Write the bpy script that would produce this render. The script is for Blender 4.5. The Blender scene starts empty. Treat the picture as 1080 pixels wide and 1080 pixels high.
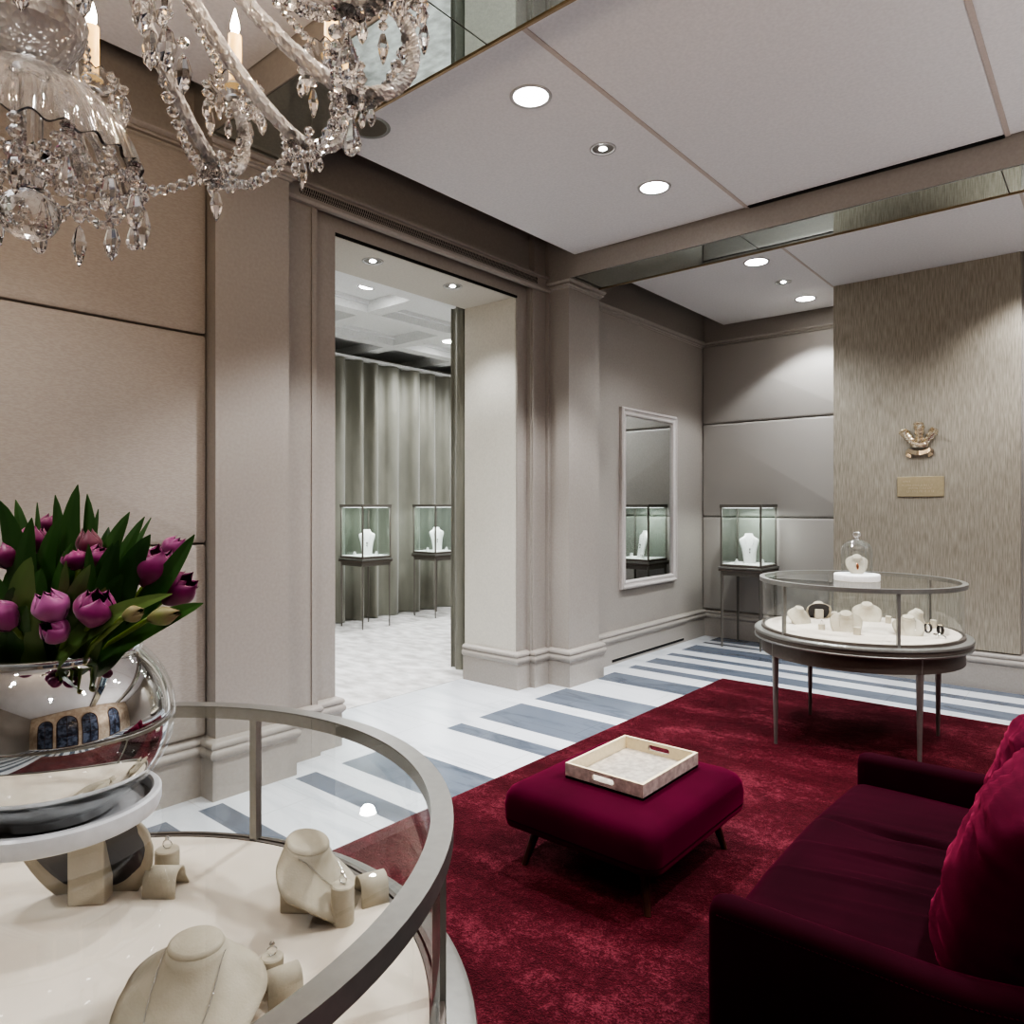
import bpy, bmesh, math, random
from math import sin, cos, pi, radians, sqrt, atan2
from mathutils import Vector, Matrix, Euler, noise
random.seed(7)
C = bpy.context.scene.collection
TH = math.atan(638 / 753.5)          # camera heading, to the left of +Y

# ------------------------------------------------------------------ materials
MATS = {}
def new_mat(name):
    m = bpy.data.materials.new(name); m.use_nodes = True
    nt = m.node_tree
    for n in list(nt.nodes): nt.nodes.remove(n)
    out = nt.nodes.new('ShaderNodeOutputMaterial')
    MATS[name] = m
    return m, nt, out
def N(nt, typ, **kw):
    n = nt.nodes.new(typ)
    for k, v in kw.items():
        if hasattr(n, k) and k not in ('Scale',): setattr(n, k, v)
        else: n.inputs[k].default_value = v
    return n
def L(nt, a, b): nt.links.new(a, b)
def rgba(c): return (c[0], c[1], c[2], 1)
def srgb(r, g, b):
    f = lambda v: (v / 255 / 12.92) if v / 255 <= .04045 else ((v / 255 + .055) / 1.055) ** 2.4
    return (f(r), f(g), f(b))
def bsdf(nt, out, color=(.5, .5, .5), rough=.5, metal=0, spec=.5, **kw):
    b = nt.nodes.new('ShaderNodeBsdfPrincipled')
    b.inputs['Base Color'].default_value = rgba(color); b.inputs['Roughness'].default_value = rough
    b.inputs['Metallic'].default_value = metal; b.inputs['Specular IOR Level'].default_value = spec
    for k, v in kw.items(): b.inputs[k.replace('_', ' ')].default_value = v
    L(nt, b.outputs[0], out.inputs[0])
    return b
def tex_noise(nt, scale, detail=4, rough=.5, coord='Object', vscale=(1, 1, 1)):
    tc = nt.nodes.new('ShaderNodeTexCoord'); mp = nt.nodes.new('ShaderNodeMapping')
    mp.inputs['Scale'].default_value = vscale
    L(nt, tc.outputs[coord], mp.inputs[0])
    n = N(nt, 'ShaderNodeTexNoise', Scale=scale, Detail=detail, Roughness=rough)
    L(nt, mp.outputs[0], n.inputs['Vector'])
    return n
def ramp(nt, src, stops):
    r = nt.nodes.new('ShaderNodeValToRGB'); e = r.color_ramp.elements
    while len(e) < len(stops): e.new(.5)
    for i, (p, c) in enumerate(stops): e[i].position = p; e[i].color = rgba(c)
    L(nt, src, r.inputs[0]); return r
def bump(nt, src, b, strength=.2, dist=.01):
    bp = N(nt, 'ShaderNodeBump', Strength=strength, Distance=dist)
    L(nt, src, bp.inputs['Height']); L(nt, bp.outputs[0], b.inputs['Normal']); return bp

def plain(name, color, rough=.5, metal=0, spec=.5, nscale=0, nstr=.05, **kw):
    m, nt, out = new_mat(name); b = bsdf(nt, out, color, rough, metal, spec, **kw)
    n = tex_noise(nt, nscale or 60, 3)
    r = ramp(nt, n.outputs[0], [(.3, tuple(c * .95 for c in color)), (.7, tuple(min(1, c * 1.05) for c in color))])
    L(nt, r.outputs[0], b.inputs['Base Color'])
    if nscale: bump(nt, n.outputs[0], b, nstr, .002)
    return m
def noisy(name, stops, scale, rough=.6, vscale=(1, 1, 1), detail=4, bstr=0, bscale=None, metal=0, **kw):
    m, nt, out = new_mat(name); b = bsdf(nt, out, stops[0][1], rough, metal, **kw)
    n = tex_noise(nt, scale, detail, vscale=vscale); r = ramp(nt, n.outputs[0], stops)
    L(nt, r.outputs[0], b.inputs['Base Color'])
    if bstr:
        n2 = tex_noise(nt, bscale or scale, 3, vscale=vscale); bump(nt, n2.outputs[0], b, bstr, .004)
    return m
def emit(name, color, s):
    m, nt, out = new_mat(name); e = N(nt, 'ShaderNodeEmission', Strength=s); e.inputs[0].default_value = rgba(color)
    L(nt, e.outputs[0], out.inputs[0]); return m
def pane_mat(name, tint=(.97, .99, .98), f0=.04):
    m, nt, out = new_mat(name)
    t = nt.nodes.new('ShaderNodeBsdfTransparent'); t.inputs[0].default_value = rgba(tint)
    g = N(nt, 'ShaderNodeBsdfGlossy', Roughness=0.0); g.inputs[0].default_value = (1, 1, 1, 1)
    lw = N(nt, 'ShaderNodeLayerWeight', Blend=.5)
    p = N(nt, 'ShaderNodeMath', operation='POWER'); L(nt, lw.outputs['Facing'], p.inputs[0]); p.inputs[1].default_value = 4.5
    ma = N(nt, 'ShaderNodeMath', operation='MULTIPLY_ADD'); L(nt, p.outputs[0], ma.inputs[0])
    ma.inputs[1].default_value = .6; ma.inputs[2].default_value = f0
    mx = nt.nodes.new('ShaderNodeMixShader'); L(nt, ma.outputs[0], mx.inputs[0])
    L(nt, t.outputs[0], mx.inputs[1]); L(nt, g.outputs[0], mx.inputs[2]); L(nt, mx.outputs[0], out.inputs[0])
    return m
def crystal_mat(name, ior=1.62):
    m, nt, out = new_mat(name)
    bsdf(nt, out, (1, .985, .97), 0.0, 0, .6, Transmission_Weight=1.0, IOR=ior)
    return m

PAINT = plain('taupe_paint', srgb(160, 154, 147), .45)
PAINT_L = plain('pale_jamb_paint', srgb(200, 196, 186), .45)
WHITE = plain('white_ceiling_paint', srgb(214, 212, 211), .7)
WHITE_IN = plain('white_inner_ceiling_paint', srgb(236, 238, 238), .7)
COVE = plain('dark_cove_paint', srgb(120, 106, 94), .6)
TRIMT = plain('taupe_seam_trim', srgb(184, 172, 164), .5)
BLACK = plain('black_void', (.006, .006, .006), .8)
BRONZE = plain('satin_bronze_metal', srgb(144, 143, 138), .36, .7)
BRONZE_D = plain('dark_bronze_metal', srgb(102, 94, 87), .4, .4)
CASE_M = plain('grey_bronze_frame', srgb(112, 108, 101), .42, .3)
RINGW = plain('pale_grey_lamp_ring', srgb(176, 175, 174), .4)
STEEL = plain('brushed_grey_metal', srgb(150, 148, 145), .3, .8)
BRASS = plain('aged_brass', srgb(150, 132, 108), .4, .8)
GOLD = plain('pale_gold_metal', srgb(238, 226, 204), .22, 1)
CHROME = plain('silver_jewellery', (.9, .9, .9), .08, 1)
MIRROR = plain('mirror_silver', (.80, .83, .82), .0, 1)
MIRROR_G = plain('smoked_green_mirror', (.50, .55, .53), .01, 1)
PANE = pane_mat('clear_glass_pane')
PANE_TOP = pane_mat('glass_table_top', (.94, .955, .95), .04)
PANE_V = pane_mat('pale_green_glass', (.925, .96, .945), .04)
DOME = pane_mat('glass_dome_clear', (.93, .955, .96), .10)
CRYSTAL = crystal_mat('cut_crystal')
def frosted(name, mixf, bumps):
    m, nt, out = new_mat(name)
    b = bsdf(nt, out, (1, .985, .97), .03, 0, .7, Transmission_Weight=1 - mixf, IOR=1.5)
    if bumps:
        v = N(nt, 'ShaderNodeTexVoronoi', Scale=bumps); tc = nt.nodes.new('ShaderNodeTexCoord'); L(nt, tc.outputs['Object'], v.inputs['Vector'])
        bump(nt, v.outputs['Distance'], b, .9, .004)
    return m
ROPE = frosted('cut_rope_glass', .42, 80)
BOWL = frosted('pressed_bowl_glass', .10, 0)
CREAM = noisy('cream_suede_deck', [(.35, srgb(204, 192, 178)), (.65, srgb(216, 205, 191))], 4, .85)
SUEDE = noisy('beige_suede', [(.35, srgb(176, 166, 148)), (.65, srgb(194, 185, 168))], 14, .85, bstr=.1, bscale=300)
SUEDE_D = plain('dark_display_underside', srgb(58, 56, 58), .5)
WHITE_L = plain('white_leatherette', srgb(240, 240, 238), .5)
STONE_W = plain('white_lacquer', srgb(226, 227, 228), .28)
WALNUT = noisy('walnut_wood', [(.3, srgb(50, 28, 22)), (.7, srgb(82, 48, 36))], 6, .35, vscale=(12, 12, 1))
CANDLE = plain('ivory_candle', srgb(240, 205, 140), .5)
CANDLE.node_tree.nodes['Principled BSDF'].inputs['Emission Color'].default_value = rgba(srgb(250, 205, 130))
CANDLE.node_tree.nodes['Principled BSDF'].inputs['Emission Strength'].default_value = .35
FLAME = emit('candle_bulb_glow', (1, .88, .70), 130)
LAMP = emit('lamp_white_glow', (1, .98, .96), 26)
TRAY_S = noisy('silver_leaf_shagreen', [(.35, srgb(176, 168, 158)), (.65, srgb(214, 206, 194))], 40, .35, detail=6, metal=.45)
TRAY_C = plain('cream_lacquer', srgb(222, 208, 176), .35)
PETAL = noisy('magenta_petal', [(.35, srgb(108, 10, 70)), (.7, srgb(150, 38, 112))], 18, .45, vscale=(1, 1, .4), Sheen_Weight=.3)
PETAL_D = noisy('deep_plum_petal', [(.35, srgb(82, 16, 46)), (.7, srgb(128, 56, 78))], 18, .45, vscale=(1, 1, .4), Sheen_Weight=.3)
PETAL_P = noisy('pale_pink_petal', [(.3, srgb(124, 22, 86)), (.7, srgb(186, 100, 158))], 14, .45, vscale=(1, 1, .5), Sheen_Weight=.3)
BUD = noisy('green_bud_petal', [(.4, srgb(140, 150, 92)), (.75, srgb(140, 60, 96))], 12, .5)
LEAF = noisy('tulip_leaf', [(.3, srgb(34, 66, 28)), (.7, srgb(72, 112, 54))], 9, .42, vscale=(1, 1, .3))
LEAF_L = noisy('light_tulip_leaf', [(.3, srgb(62, 92, 42)), (.7, srgb(122, 146, 84))], 9, .42, vscale=(1, 1, .3))
STEM = plain('tulip_stem', srgb(112, 134, 60), .45)
CARPET = noisy('pale_grey_carpet', [(.35, srgb(178, 175, 172)), (.65, srgb(218, 216, 214))], 5, .95, bstr=.3, bscale=160, vscale=(1, 1.8, 1))
PANELF = noisy('woven_taupe_upholstery', [(.4, srgb(160, 153, 145)), (.6, srgb(168, 161, 153))], 220, .8, bstr=.06, vscale=(1, .25, 1), Sheen_Weight=.2)
PANELG = noisy('satin_taupe_upholstery', [(.4, srgb(150, 145, 139)), (.6, srgb(158, 153, 147))], 220, .5, bstr=.04, vscale=(1, .25, 1), Sheen_Weight=.2)
WALLPAPER = noisy('grained_wall_covering', [(.34, srgb(134, 127, 114)), (.66, srgb(166, 159, 145))], 85, .55, vscale=(1.6, 1.6, .1), bstr=.12, detail=5)
CURT = noisy('grey_green_silk', [(.35, srgb(122, 121, 111)), (.65, srgb(134, 133, 122))], 6, .45, vscale=(1, 1, .3), Sheen_Weight=.4)
STREET = noisy('pale_stone_room', [(.4, srgb(188, 170, 150)), (.6, srgb(206, 190, 170))], 3, .8)

def velvet(name, dark, mid, sheen, scale=3):
    m, nt, out = new_mat(name)
    b = bsdf(nt, out, dark, .8, 0, .06, Sheen_Weight=.7, Sheen_Roughness=.38)
    b.inputs['Sheen Tint'].default_value = rgba(sheen)
    n = tex_noise(nt, scale, 4); r = ramp(nt, n.outputs[0], [(.35, dark), (.7, mid)])
    L(nt, r.outputs[0], b.inputs['Base Color'])
    n2 = tex_noise(nt, 350, 2); bump(nt, n2.outputs[0], b, .12, .002)
    return m
VELVET = velvet('burgundy_velvet', srgb(60, 6, 28), srgb(72, 10, 36), srgb(165, 48, 88))
VELVET_D = velvet('dark_plum_velvet', srgb(36, 2, 14), srgb(46, 4, 20), srgb(96, 12, 48))
VELVET_C = velvet('wine_velvet', srgb(58, 6, 26), srgb(70, 11, 34), srgb(170, 64, 92))

def rug_mat():
    m, nt, out = new_mat('burgundy_rug_pile')
    b = bsdf(nt, out, (.1, .01, .02), .8, 0, .1, Sheen_Weight=.35, Sheen_Roughness=.4)
    b.inputs['Sheen Tint'].default_value = rgba(srgb(190, 70, 86))
    n1 = tex_noise(nt, 2.4, 5, .65, vscale=(1.0, 1.5, 1)); n2 = tex_noise(nt, 150, 2, .7); n3 = tex_noise(nt, 34, 3, .7)
    m1 = N(nt, 'ShaderNodeMath', operation='MULTIPLY_ADD'); L(nt, n2.outputs[0], m1.inputs[0]); m1.inputs[1].default_value = .75; L(nt, n1.outputs[0], m1.inputs[2])
    mix = N(nt, 'ShaderNodeMath', operation='MULTIPLY_ADD'); L(nt, n3.outputs[0], mix.inputs[0]); mix.inputs[1].default_value = .55; L(nt, m1.outputs[0], mix.inputs[2])
    r = ramp(nt, mix.outputs[0], [(.84, srgb(36, 8, 14)), (1.0, srgb(62, 18, 27))]); r.color_ramp.elements[1].position = .62; r.color_ramp.elements[0].position = .40
    sheen_stop = r.color_ramp.elements.new(.80); sheen_stop.color = rgba(srgb(112, 52, 62))  # pale patches paint the pile's sheen highlights into the colour, dark ones its shade
    sc_ = N(nt, 'ShaderNodeMath', operation='MULTIPLY_ADD'); L(nt, mix.outputs[0], sc_.inputs[0]); sc_.inputs[1].default_value = .85; sc_.inputs[2].default_value = -.38
    L(nt, sc_.outputs[0], r.inputs[0])
    L(nt, r.outputs[0], b.inputs['Base Color'])
    bump(nt, mix.outputs[0], b, .9, .02)
    return m
RUG = rug_mat()

def marble(name, base, vein, scale, vs):
    m, nt, out = new_mat(name)
    b = bsdf(nt, out, base, .22, 0, .4)
    tc = nt.nodes.new('ShaderNodeTexCoord'); mp = nt.nodes.new('ShaderNodeMapping'); mp.inputs['Scale'].default_value = vs
    L(nt, tc.outputs['Object'], mp.inputs[0])
    d = N(nt, 'ShaderNodeTexNoise', Scale=scale, Detail=8, Roughness=.6, Distortion=1.2); L(nt, mp.outputs[0], d.inputs['Vector'])
    r = ramp(nt, d.outputs[0], [(.3, vein), (.48, base), (.75, tuple(min(1, c * 1.06) for c in base))])
    br = N(nt, 'ShaderNodeTexBrick', Scale=1.0); br.offset = .5
    br.inputs['Brick Width'].default_value = .9; br.inputs['Row Height'].default_value = .425; br.inputs['Mortar Size'].default_value = .0022
    L(nt, tc.outputs['Object'], br.inputs['Vector'])
    mx = N(nt, 'ShaderNodeMixRGB'); L(nt, br.outputs['Fac'], mx.inputs[0]); L(nt, r.outputs[0], mx.inputs[1])
    mx.inputs[2].default_value = rgba(tuple(c * .72 for c in base)); L(nt, mx.outputs[0], b.inputs['Base Color'])
    return m
MARBLE_W = marble('white_veined_marble', srgb(206, 209, 213), srgb(184, 188, 194), 1.4, (.7, 3, 1))
MARBLE_D = marble('blue_grey_marble', srgb(100, 108, 120), srgb(74, 82, 94), 2.2, (.8, 2.2, 1))

# ------------------------------------------------------------------ mesh helpers
def NB(): return bmesh.new()
def obj(name, bm, mat, parent=None, smooth=False, loc=None, mods=(), flat_angle=None):
    me = bpy.data.meshes.new(name)
    bmesh.ops.recalc_face_normals(bm, faces=bm.faces[:])
    bm.to_mesh(me); bm.free()
    for mt in (mat if isinstance(mat, (list, tuple)) else [mat]): me.materials.append(mt)
    if smooth:
        for p in me.polygons: p.use_smooth = True
        if smooth is not True:
            try: me.set_sharp_from_angle(angle=radians(smooth))
            except Exception: pass
    o = bpy.data.objects.new(name, me); C.objects.link(o)
    if parent: o.parent = parent
    if loc: o.location = loc
    for md in mods:
        k, kw = md; mm = o.modifiers.new(k.lower(), k)
        for a, v in kw.items(): setattr(mm, a, v)
    return o
def thing(name, label, cat, loc=(0, 0, 0), rotz=0, group=None):
    o = bpy.data.objects.new(name, None); C.objects.link(o); o.empty_display_size = .05
    o.location = loc; o.rotation_euler = (0, 0, rotz); o['label'] = label; o['category'] = cat
    if group: o['group'] = group
    return o
def tag(o, label, cat, group=None, kind=None):
    o['label'] = label; o['category'] = cat
    if group: o['group'] = group
    if kind: o['kind'] = kind
    return o
def struct(name, bm, m, label=None, cat=None, smooth=False):
    o = obj(name, bm, m, None, smooth); o['kind'] = 'structure'
    if label: o['label'] = label
    o['category'] = cat or name.split('_')[0]
    return o
def box(bm, x0, x1, y0, y1, z0, z1, mi=0):
    v = [bm.verts.new((x, y, z)) for z in (z0, z1) for y in (y0, y1) for x in (x0, x1)]
    for f in ((0, 1, 3, 2), (4, 6, 7, 5), (0, 4, 5, 1), (2, 3, 7, 6), (0, 2, 6, 4), (1, 5, 7, 3)):
        bm.faces.new([v[i] for i in f]).material_index = mi
    return v
def bevel_all(bm, w, seg=2, ang=.5):
    es = [e for e in bm.edges if len(e.link_faces) == 2 and e.calc_face_angle(0) > ang]
    bmesh.ops.bevel(bm, geom=es, offset=w, segments=seg, affect='EDGES', profile=.5)
def bbox(x0, x1, y0, y1, z0, z1, w=.003, seg=2):
    bm = NB(); box(bm, x0, x1, y0, y1, z0, z1); bmesh.ops.recalc_face_normals(bm, faces=bm.faces[:]); bevel_all(bm, w, seg); return bm
def bridge(bm, A, B, close=True, mi=0):
    n = len(A)
    for i in range(n if close else n - 1):
        j = (i + 1) % n
        try: bm.faces.new((A[i], A[j], B[j], B[i])).material_index = mi
        except ValueError: pass
def lathe(bm, prof, seg=48, c=(0, 0, 0), a0=0, a1=2 * pi, sx=1, sy=1, M=None):
    full = abs(a1 - a0 - 2 * pi) < 1e-6
    n = seg if full else seg + 1
    rings = []
    for r, z in prof:
        if r < 1e-6:
            v = bm.verts.new((c[0], c[1], c[2] + z)); rings.append([v] * n); continue
        rings.append([bm.verts.new((c[0] + r * sx * cos(a0 + (a1 - a0) * i / seg), c[1] + r * sy * sin(a0 + (a1 - a0) * i / seg), c[2] + z)) for i in range(n)])
    for A, B in zip(rings, rings[1:]):
        for i in range(seg):
            j = (i + 1) % n
            q = []
            for v in (A[i], A[j], B[j], B[i]):
                if v not in q: q.append(v)
            if len(q) > 2:
                try: bm.faces.new(q)
                except ValueError: pass
    if M is not None:
        vs = {v for R in rings for v in R}
        bmesh.ops.transform(bm, matrix=M, verts=list(vs))
    return rings
def frames(pts):
    P = [Vector(p) for p in pts]; out = []; up = None
    for i in range(len(P)):
        t = (P[min(i + 1, len(P) - 1)] - P[max(i - 1, 0)]).normalized()
        if up is None:
            up = Vector((0, 0, 1)) if abs(t.z) < .9 else Vector((1, 0, 0))
        n = (up - t * up.dot(t)).normalized(); b = t.cross(n); up = n
        out.append((P[i], n, b))
    return out
def tube(bm, pts, r, seg=8, cap=True, twist=0.0, mod=None):
    rr = r if isinstance(r, (list, tuple)) else [r] * len(pts)
    rings = []
    for k, (p, n, b) in enumerate(frames(pts)):
        ring = []
        for i in range(seg):
            a = 2 * pi * i / seg + twist * k
            q = rr[k] * (mod(i, k) if mod else 1)
            ring.append(bm.verts.new(p + n * cos(a) * q + b * sin(a) * q))
        rings.append(ring)
    for A, B in zip(rings, rings[1:]): bridge(bm, A, B)
    if cap:
        bm.faces.new(rings[0][::-1]); bm.faces.new(rings[-1])
    return rings
def rrect(hx, hy, r, n=6):
    r = min(r, hx * .999, hy * .999); pts = []
    for cx, cy, a in ((hx - r, hy - r, 0), (-hx + r, hy - r, pi / 2), (-hx + r, -hy + r, pi), (hx - r, -hy + r, 3 * pi / 2)):
        for i in range(n + 1):
            t = a + pi / 2 * i / n; pts.append((cx + r * cos(t), cy + r * sin(t)))
    return pts
def rloft(bm, levels, c=(0, 0), n=6, caps=True):
    rings = []
    for z, hx, hy, r in levels: rings.append([bm.verts.new((c[0] + x, c[1] + y, z)) for x, y in rrect(hx, hy, r, n)])
    for A, B in zip(rings, rings[1:]): bridge(bm, A, B)
    if caps: bm.faces.new(rings[0][::-1]); bm.faces.new(rings[-1])
    return rings
def gem(bm, c, r, rz=None, seg=6, M=None):
    """a faceted bead: low double pyramid with a girdle"""
    rz = rz or r; c = Vector(c)
    prof = [(0, -rz), (r * .62, -rz * .72), (r, 0), (r * .62, rz * .72), (0, rz)]
    lathe(bm, prof, seg, c)
def sweep(bm, path, prof, close_ends=True):
    """plan path of (x,y), outward to the right of travel; prof = [(out, z)] mitred at corners"""
    n = len(path); rings = []
    P = [Vector((x, y)) for x, y in path]
    for i in range(n):
        d0 = (P[i] - P[i - 1]).normalized() if i else None
        d1 = (P[i + 1] - P[i]).normalized() if i < n - 1 else None
        d0 = d0 or d1; d1 = d1 or d0
        n0 = Vector((d0.y, -d0.x)); n1 = Vector((d1.y, -d1.x))
        m = (n0 + n1); m = m / max(.2, (1 + n0.dot(n1)))
        rings.append([bm.verts.new((P[i].x + m.x * o, P[i].y + m.y * o, z)) for o, z in prof])
    for A, B in zip(rings, rings[1:]): bridge(bm, A, B, close=False)
    if close_ends:
        for R in (rings[0], rings[-1]):
            try: bm.faces.new(R)
            except ValueError: pass
def grid_surface(bm, nu, nv, fn):
    V = [[bm.verts.new(fn(i / nu, j / nv)) for j in range(nv + 1)] for i in range(nu + 1)]
    for i in range(nu):
        for j in range(nv): bm.faces.new((V[i][j], V[i + 1][j], V[i + 1][j + 1], V[i][j + 1]))
    return V
def dup(root, loc=None, label=None, rotz=None):
    r = root.copy(); C.objects.link(r)
    if loc is not None: r.location = loc
    if rotz is not None: r.rotation_euler = (0, 0, rotz)
    if label: r['label'] = label
    for ch in list(root.children):
        c = ch.copy(); C.objects.link(c); c.parent = r
        for g in list(ch.children):
            d = g.copy(); C.objects.link(d); d.parent = c
    return r

# ------------------------------------------------------------------ the setting
XN, XL, XR0, XR1 = -3.62, -3.50, -3.44, -3.63     # near wall, left pilaster, right pilaster, mirror wall
YE, YB = 7.70, -3.4                               # back wall, wall behind the camera
CZ = 3.52
# floor: one mesh of marble bands
bm = NB()
def fquad(x0, x1, y0, y1, mi):
    bm.faces.new([bm.verts.new(p) for p in ((x0, y0, 0), (x1, y0, 0), (x1, y1, 0), (x0, y1, 0))]).material_index = mi
bands = []
yy = -3.2
while yy < 1.0:
    bands += [(yy, yy + .13), (yy + .30, yy + .48), (yy + .80, yy + 1.05)]; yy += 1.25
bands += [(1.02, 1.15), (1.34, 1.52), (1.675, 1.80), (2.215, 2.35), (2.52, 2.92), (3.37, 3.515), (3.69, 4.16), (4.315, 4.735), (5.16, 5.47),
          (5.697, 5.84), (6.01, 6.24), (6.43, 6.555), (6.755, 7.09), (7.24, 7.31), (7.42, YE)]
bands = sorted(b for b in bands)
xb = -3.43
fquad(-4.30, xb, YB, YE, 0)
prev = YB
for a, b in bands:
    if a < prev: continue
    if a > prev: fquad(xb, 3.4, prev, a, 0)
    fquad(xb, 3.4, a, b, 1); prev = b
if prev < YE: fquad(xb, 3.4, prev, YE, 0)
struct('floor', bm, [MARBLE_W, MARBLE_D], 'polished floor of white and blue-grey marble bands', 'floor')
bm = NB(); box(bm, -8.4, -4.30, 1.0, 10.2, -.05, 0.004)
struct('floor', bm, CARPET, 'pale grey carpet of the inner room beyond the opening', 'floor')
# walls
DX, DY0, DY1, DZ, JX = -3.71, 2.68, 4.445, 3.19, -4.29
bm = NB()
box(bm, JX, XN, YB, 2.245, 0, 3.85)
box(bm, JX, -3.66, 2.245, 2.49, 0, 3.85)
box(bm, JX, DX, 2.49, DY0, 0, 3.85)
box(bm, JX, DX, DY0, DY1, DZ, 3.85)
box(bm, JX, DX, DY1, 4.60, 0, 3.85)
box(bm, JX, -3.655, 4.60, 4.75, 0, 3.85)
box(bm, JX, XR1, 4.75, 8.0, 0, 3.85)
struct('wall_left', bm, PAINT, 'taupe painted wall with a wide cased opening to the inner room', 'wall')
bm = NB()
box(bm, JX + .01, DX - .015, DY0, DY0 + .006, 0, DZ); box(bm, JX - .002, DX - .012, DY1 - .006, DY1, 0, DZ)
box(bm, JX - .002, DX - .02, DY0, DY1, DZ - .006, DZ)
box(bm, DX - .02, DX - .011, DY0 + .004, DY1 - .004, DZ - .02, DZ)
struct('trim_1', bm, PAINT_L, 'pale lining of the cased opening, sides and soffit', 'trim')
bm = NB(); box(bm, -3.9, 3.5, YE, YE + .2, 0, 3.85)
struct('wall_back', bm, PAINT, 'far end wall behind the upholstered panels', 'wall')
# centre breast with grained covering
bm = NB(); box(bm, -1.98, -.575, 6.93, YE, 0, 3.60)
struct('trim_2', bm, PAINT, 'taupe core of the projecting wall breast', 'trim')
bm = bbox(-1.985, -.578, 6.905, 6.93, .31, 3.50, .004)
p = obj('wall_covering_panel', bm, WALLPAPER)
tag(p, 'tall grained taupe covering on the projecting wall breast, behind crest and plaque', 'wall panel')
bm = NB(); box(bm, -.575, 3.5, 6.99, YE, 0, 3.60)
struct('wall_right', bm, PAINT, 'pale taupe wall right of the grained breast', 'wall')
bm = NB(); box(bm, DX - .012, DX + .0015, DY0, DY1, DZ - .016, DZ + .002); struct('trim_14', bm, BLACK, 'black strip painted as a shadow line along the head of the cased opening', 'trim')  # solid black strip paints in the shadow under the header
# pilasters
bm = NB(); box(bm, -3.7, XL, 1.80, 2.222, 0, 3.345); bevel_all(bm, .004, 2)
struct('trim_3', bm, PAINT, 'taupe pilaster left of the opening, beside the woven panels', 'trim')
bm = NB(); box(bm, -3.7, XR0, 4.785, 5.235, 0, 3.345); bevel_all(bm, .004, 2)
struct('trim_4', bm, PAINT, 'taupe pilaster right of the opening, before the mirror wall', 'trim')
# reeded door casing strips
bm = NB()
for y in (2.49, 4.60):
    box(bm, -3.72, -3.652, y - .018, y + .018, .29, 3.28)
    box(bm, -3.72, -3.668, y - .034, y + .034, .29, 3.28)
bevel_all(bm, .005, 2)
struct('trim_5', bm, PAINT, 'upright bead mouldings either side of the cased opening', 'trim')
# skirtings
BBP = [(0, 0), (.030, 0), (.030, .205), (.036, .21), (.046, .222), (.049, .235), (.046, .247), (.036, .257), (.034, .261),
       (.040, .266), (.043, .277), (.040, .288), (.030, .297), (.018, .301), (.008, .306), (0, .306)]
bm = NB()
# travel with outward on the right: going toward -y on the left wall makes out = -x, so travel +y
sweep(bm, [(XN, YB), (XN, 1.80), (XL, 1.80), (XL, 2.222), (-3.66, 2.222), (-3.66, 2.49), (DX, 2.49), (DX, DY0), (JX, DY0)], BBP)
struct('baseboard_left', bm, PAINT, 'tall skirting with twin beads left of the opening', 'baseboard', smooth=35)
bm = NB()
sweep(bm, [(JX, DY1), (DX, DY1), (DX, 4.60), (-3.655, 4.60), (-3.655, 4.785), (XR0, 4.785), (XR0, 5.235), (XR1, 5.235), (XR1, YE), (-1.98, YE)], BBP)
struct('baseboard_back', bm, PAINT, 'tall skirting with twin beads from the opening to the far corner', 'baseboard', smooth=35)
bm = NB(); sweep(bm, [(-1.98, YE), (-1.98, 6.93), (-.575, 6.93), (-.575, 6.99), (3.4, 6.99)], BBP)
struct('baseboard_right', bm, PAINT, 'tall skirting under the grained wall breast', 'baseboard', smooth=35)
# crown mouldings
CRP = [(0, 3.285), (.012, 3.285), (.016, 3.297), (.030, 3.303), (.033, 3.313), (.024, 3.321), (.036, 3.328), (.048, 3.340), (.048, 3.352), (0, 3.352)]
bm = NB(); sweep(bm, [(-3.66, 4.785), (XR0, 4.785), (XR0, 5.235), (XR1, 5.235), (XR1, YE), (-1.98, YE)], [(o, z) for o, z in CRP])
struct('trim_6', bm, PAINT, 'stepped crown moulding over the right pilaster and mirror wall', 'trim', smooth=35)
bm = NB(); sweep(bm, [(XN, YB), (XN, 1.80), (XL, 1.80), (XL, 2.222), (-3.66, 2.222)], [(o, z) for o, z in CRP])
struct('trim_7', bm, PAINT, 'stepped crown moulding over the left pilaster and woven panels', 'trim', smooth=35)
bm = NB(); sweep(bm, [(-3.66, 2.23), (-3.66, 4.785)], [(0, 3.27), (.035, 3.27), (.045, 3.285), (.045, 3.30), (.02, 3.305), (.02, 3.375), (.045, 3.38), (.045, 3.395), (0, 3.395)])
struct('trim_8', bm, PAINT, 'header moulding above the opening that carries the air grille', 'trim')
# air grille in the header
g = thing('air_grille', 'long perforated air grille in the header above the opening', 'vent', (-3.64, 3.5, 3.34))
bm = NB(); box(bm, -.001, .002, -1.12, 1.12, -.028, .028); obj('backing', bm, BLACK, g)
bm = NB(); n = 150
for i in range(n):
    y = -1.12 + 2.24 * i / n
    for s, o in ((1, 0), (-1, .004)):
        q = [(.003 + o * .2, y - .002, -.028), (.003 + o * .2, y + .002, -.028), (.003 + o * .2, y + .002 + s * .02, .028), (.003 + o * .2, y - .002 + s * .02, .028)]
        bm.faces.new([bm.verts.new(v) for v in q])
box(bm, .001, .006, -1.13, 1.13, .026, .034); box(bm, .001, .006, -1.13, 1.13, -.034, -.026)
obj('lattice', bm, PAINT, g)
v = thing('skirting_vent', 'narrow black slot vent in the skirting under the wall mirror', 'vent', (XR1 + .031, 6.42, .035))
bm = NB(); box(bm, -.01, .003, -.72, .72, -.012, .012); obj('slot', bm, BLACK, v)
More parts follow.
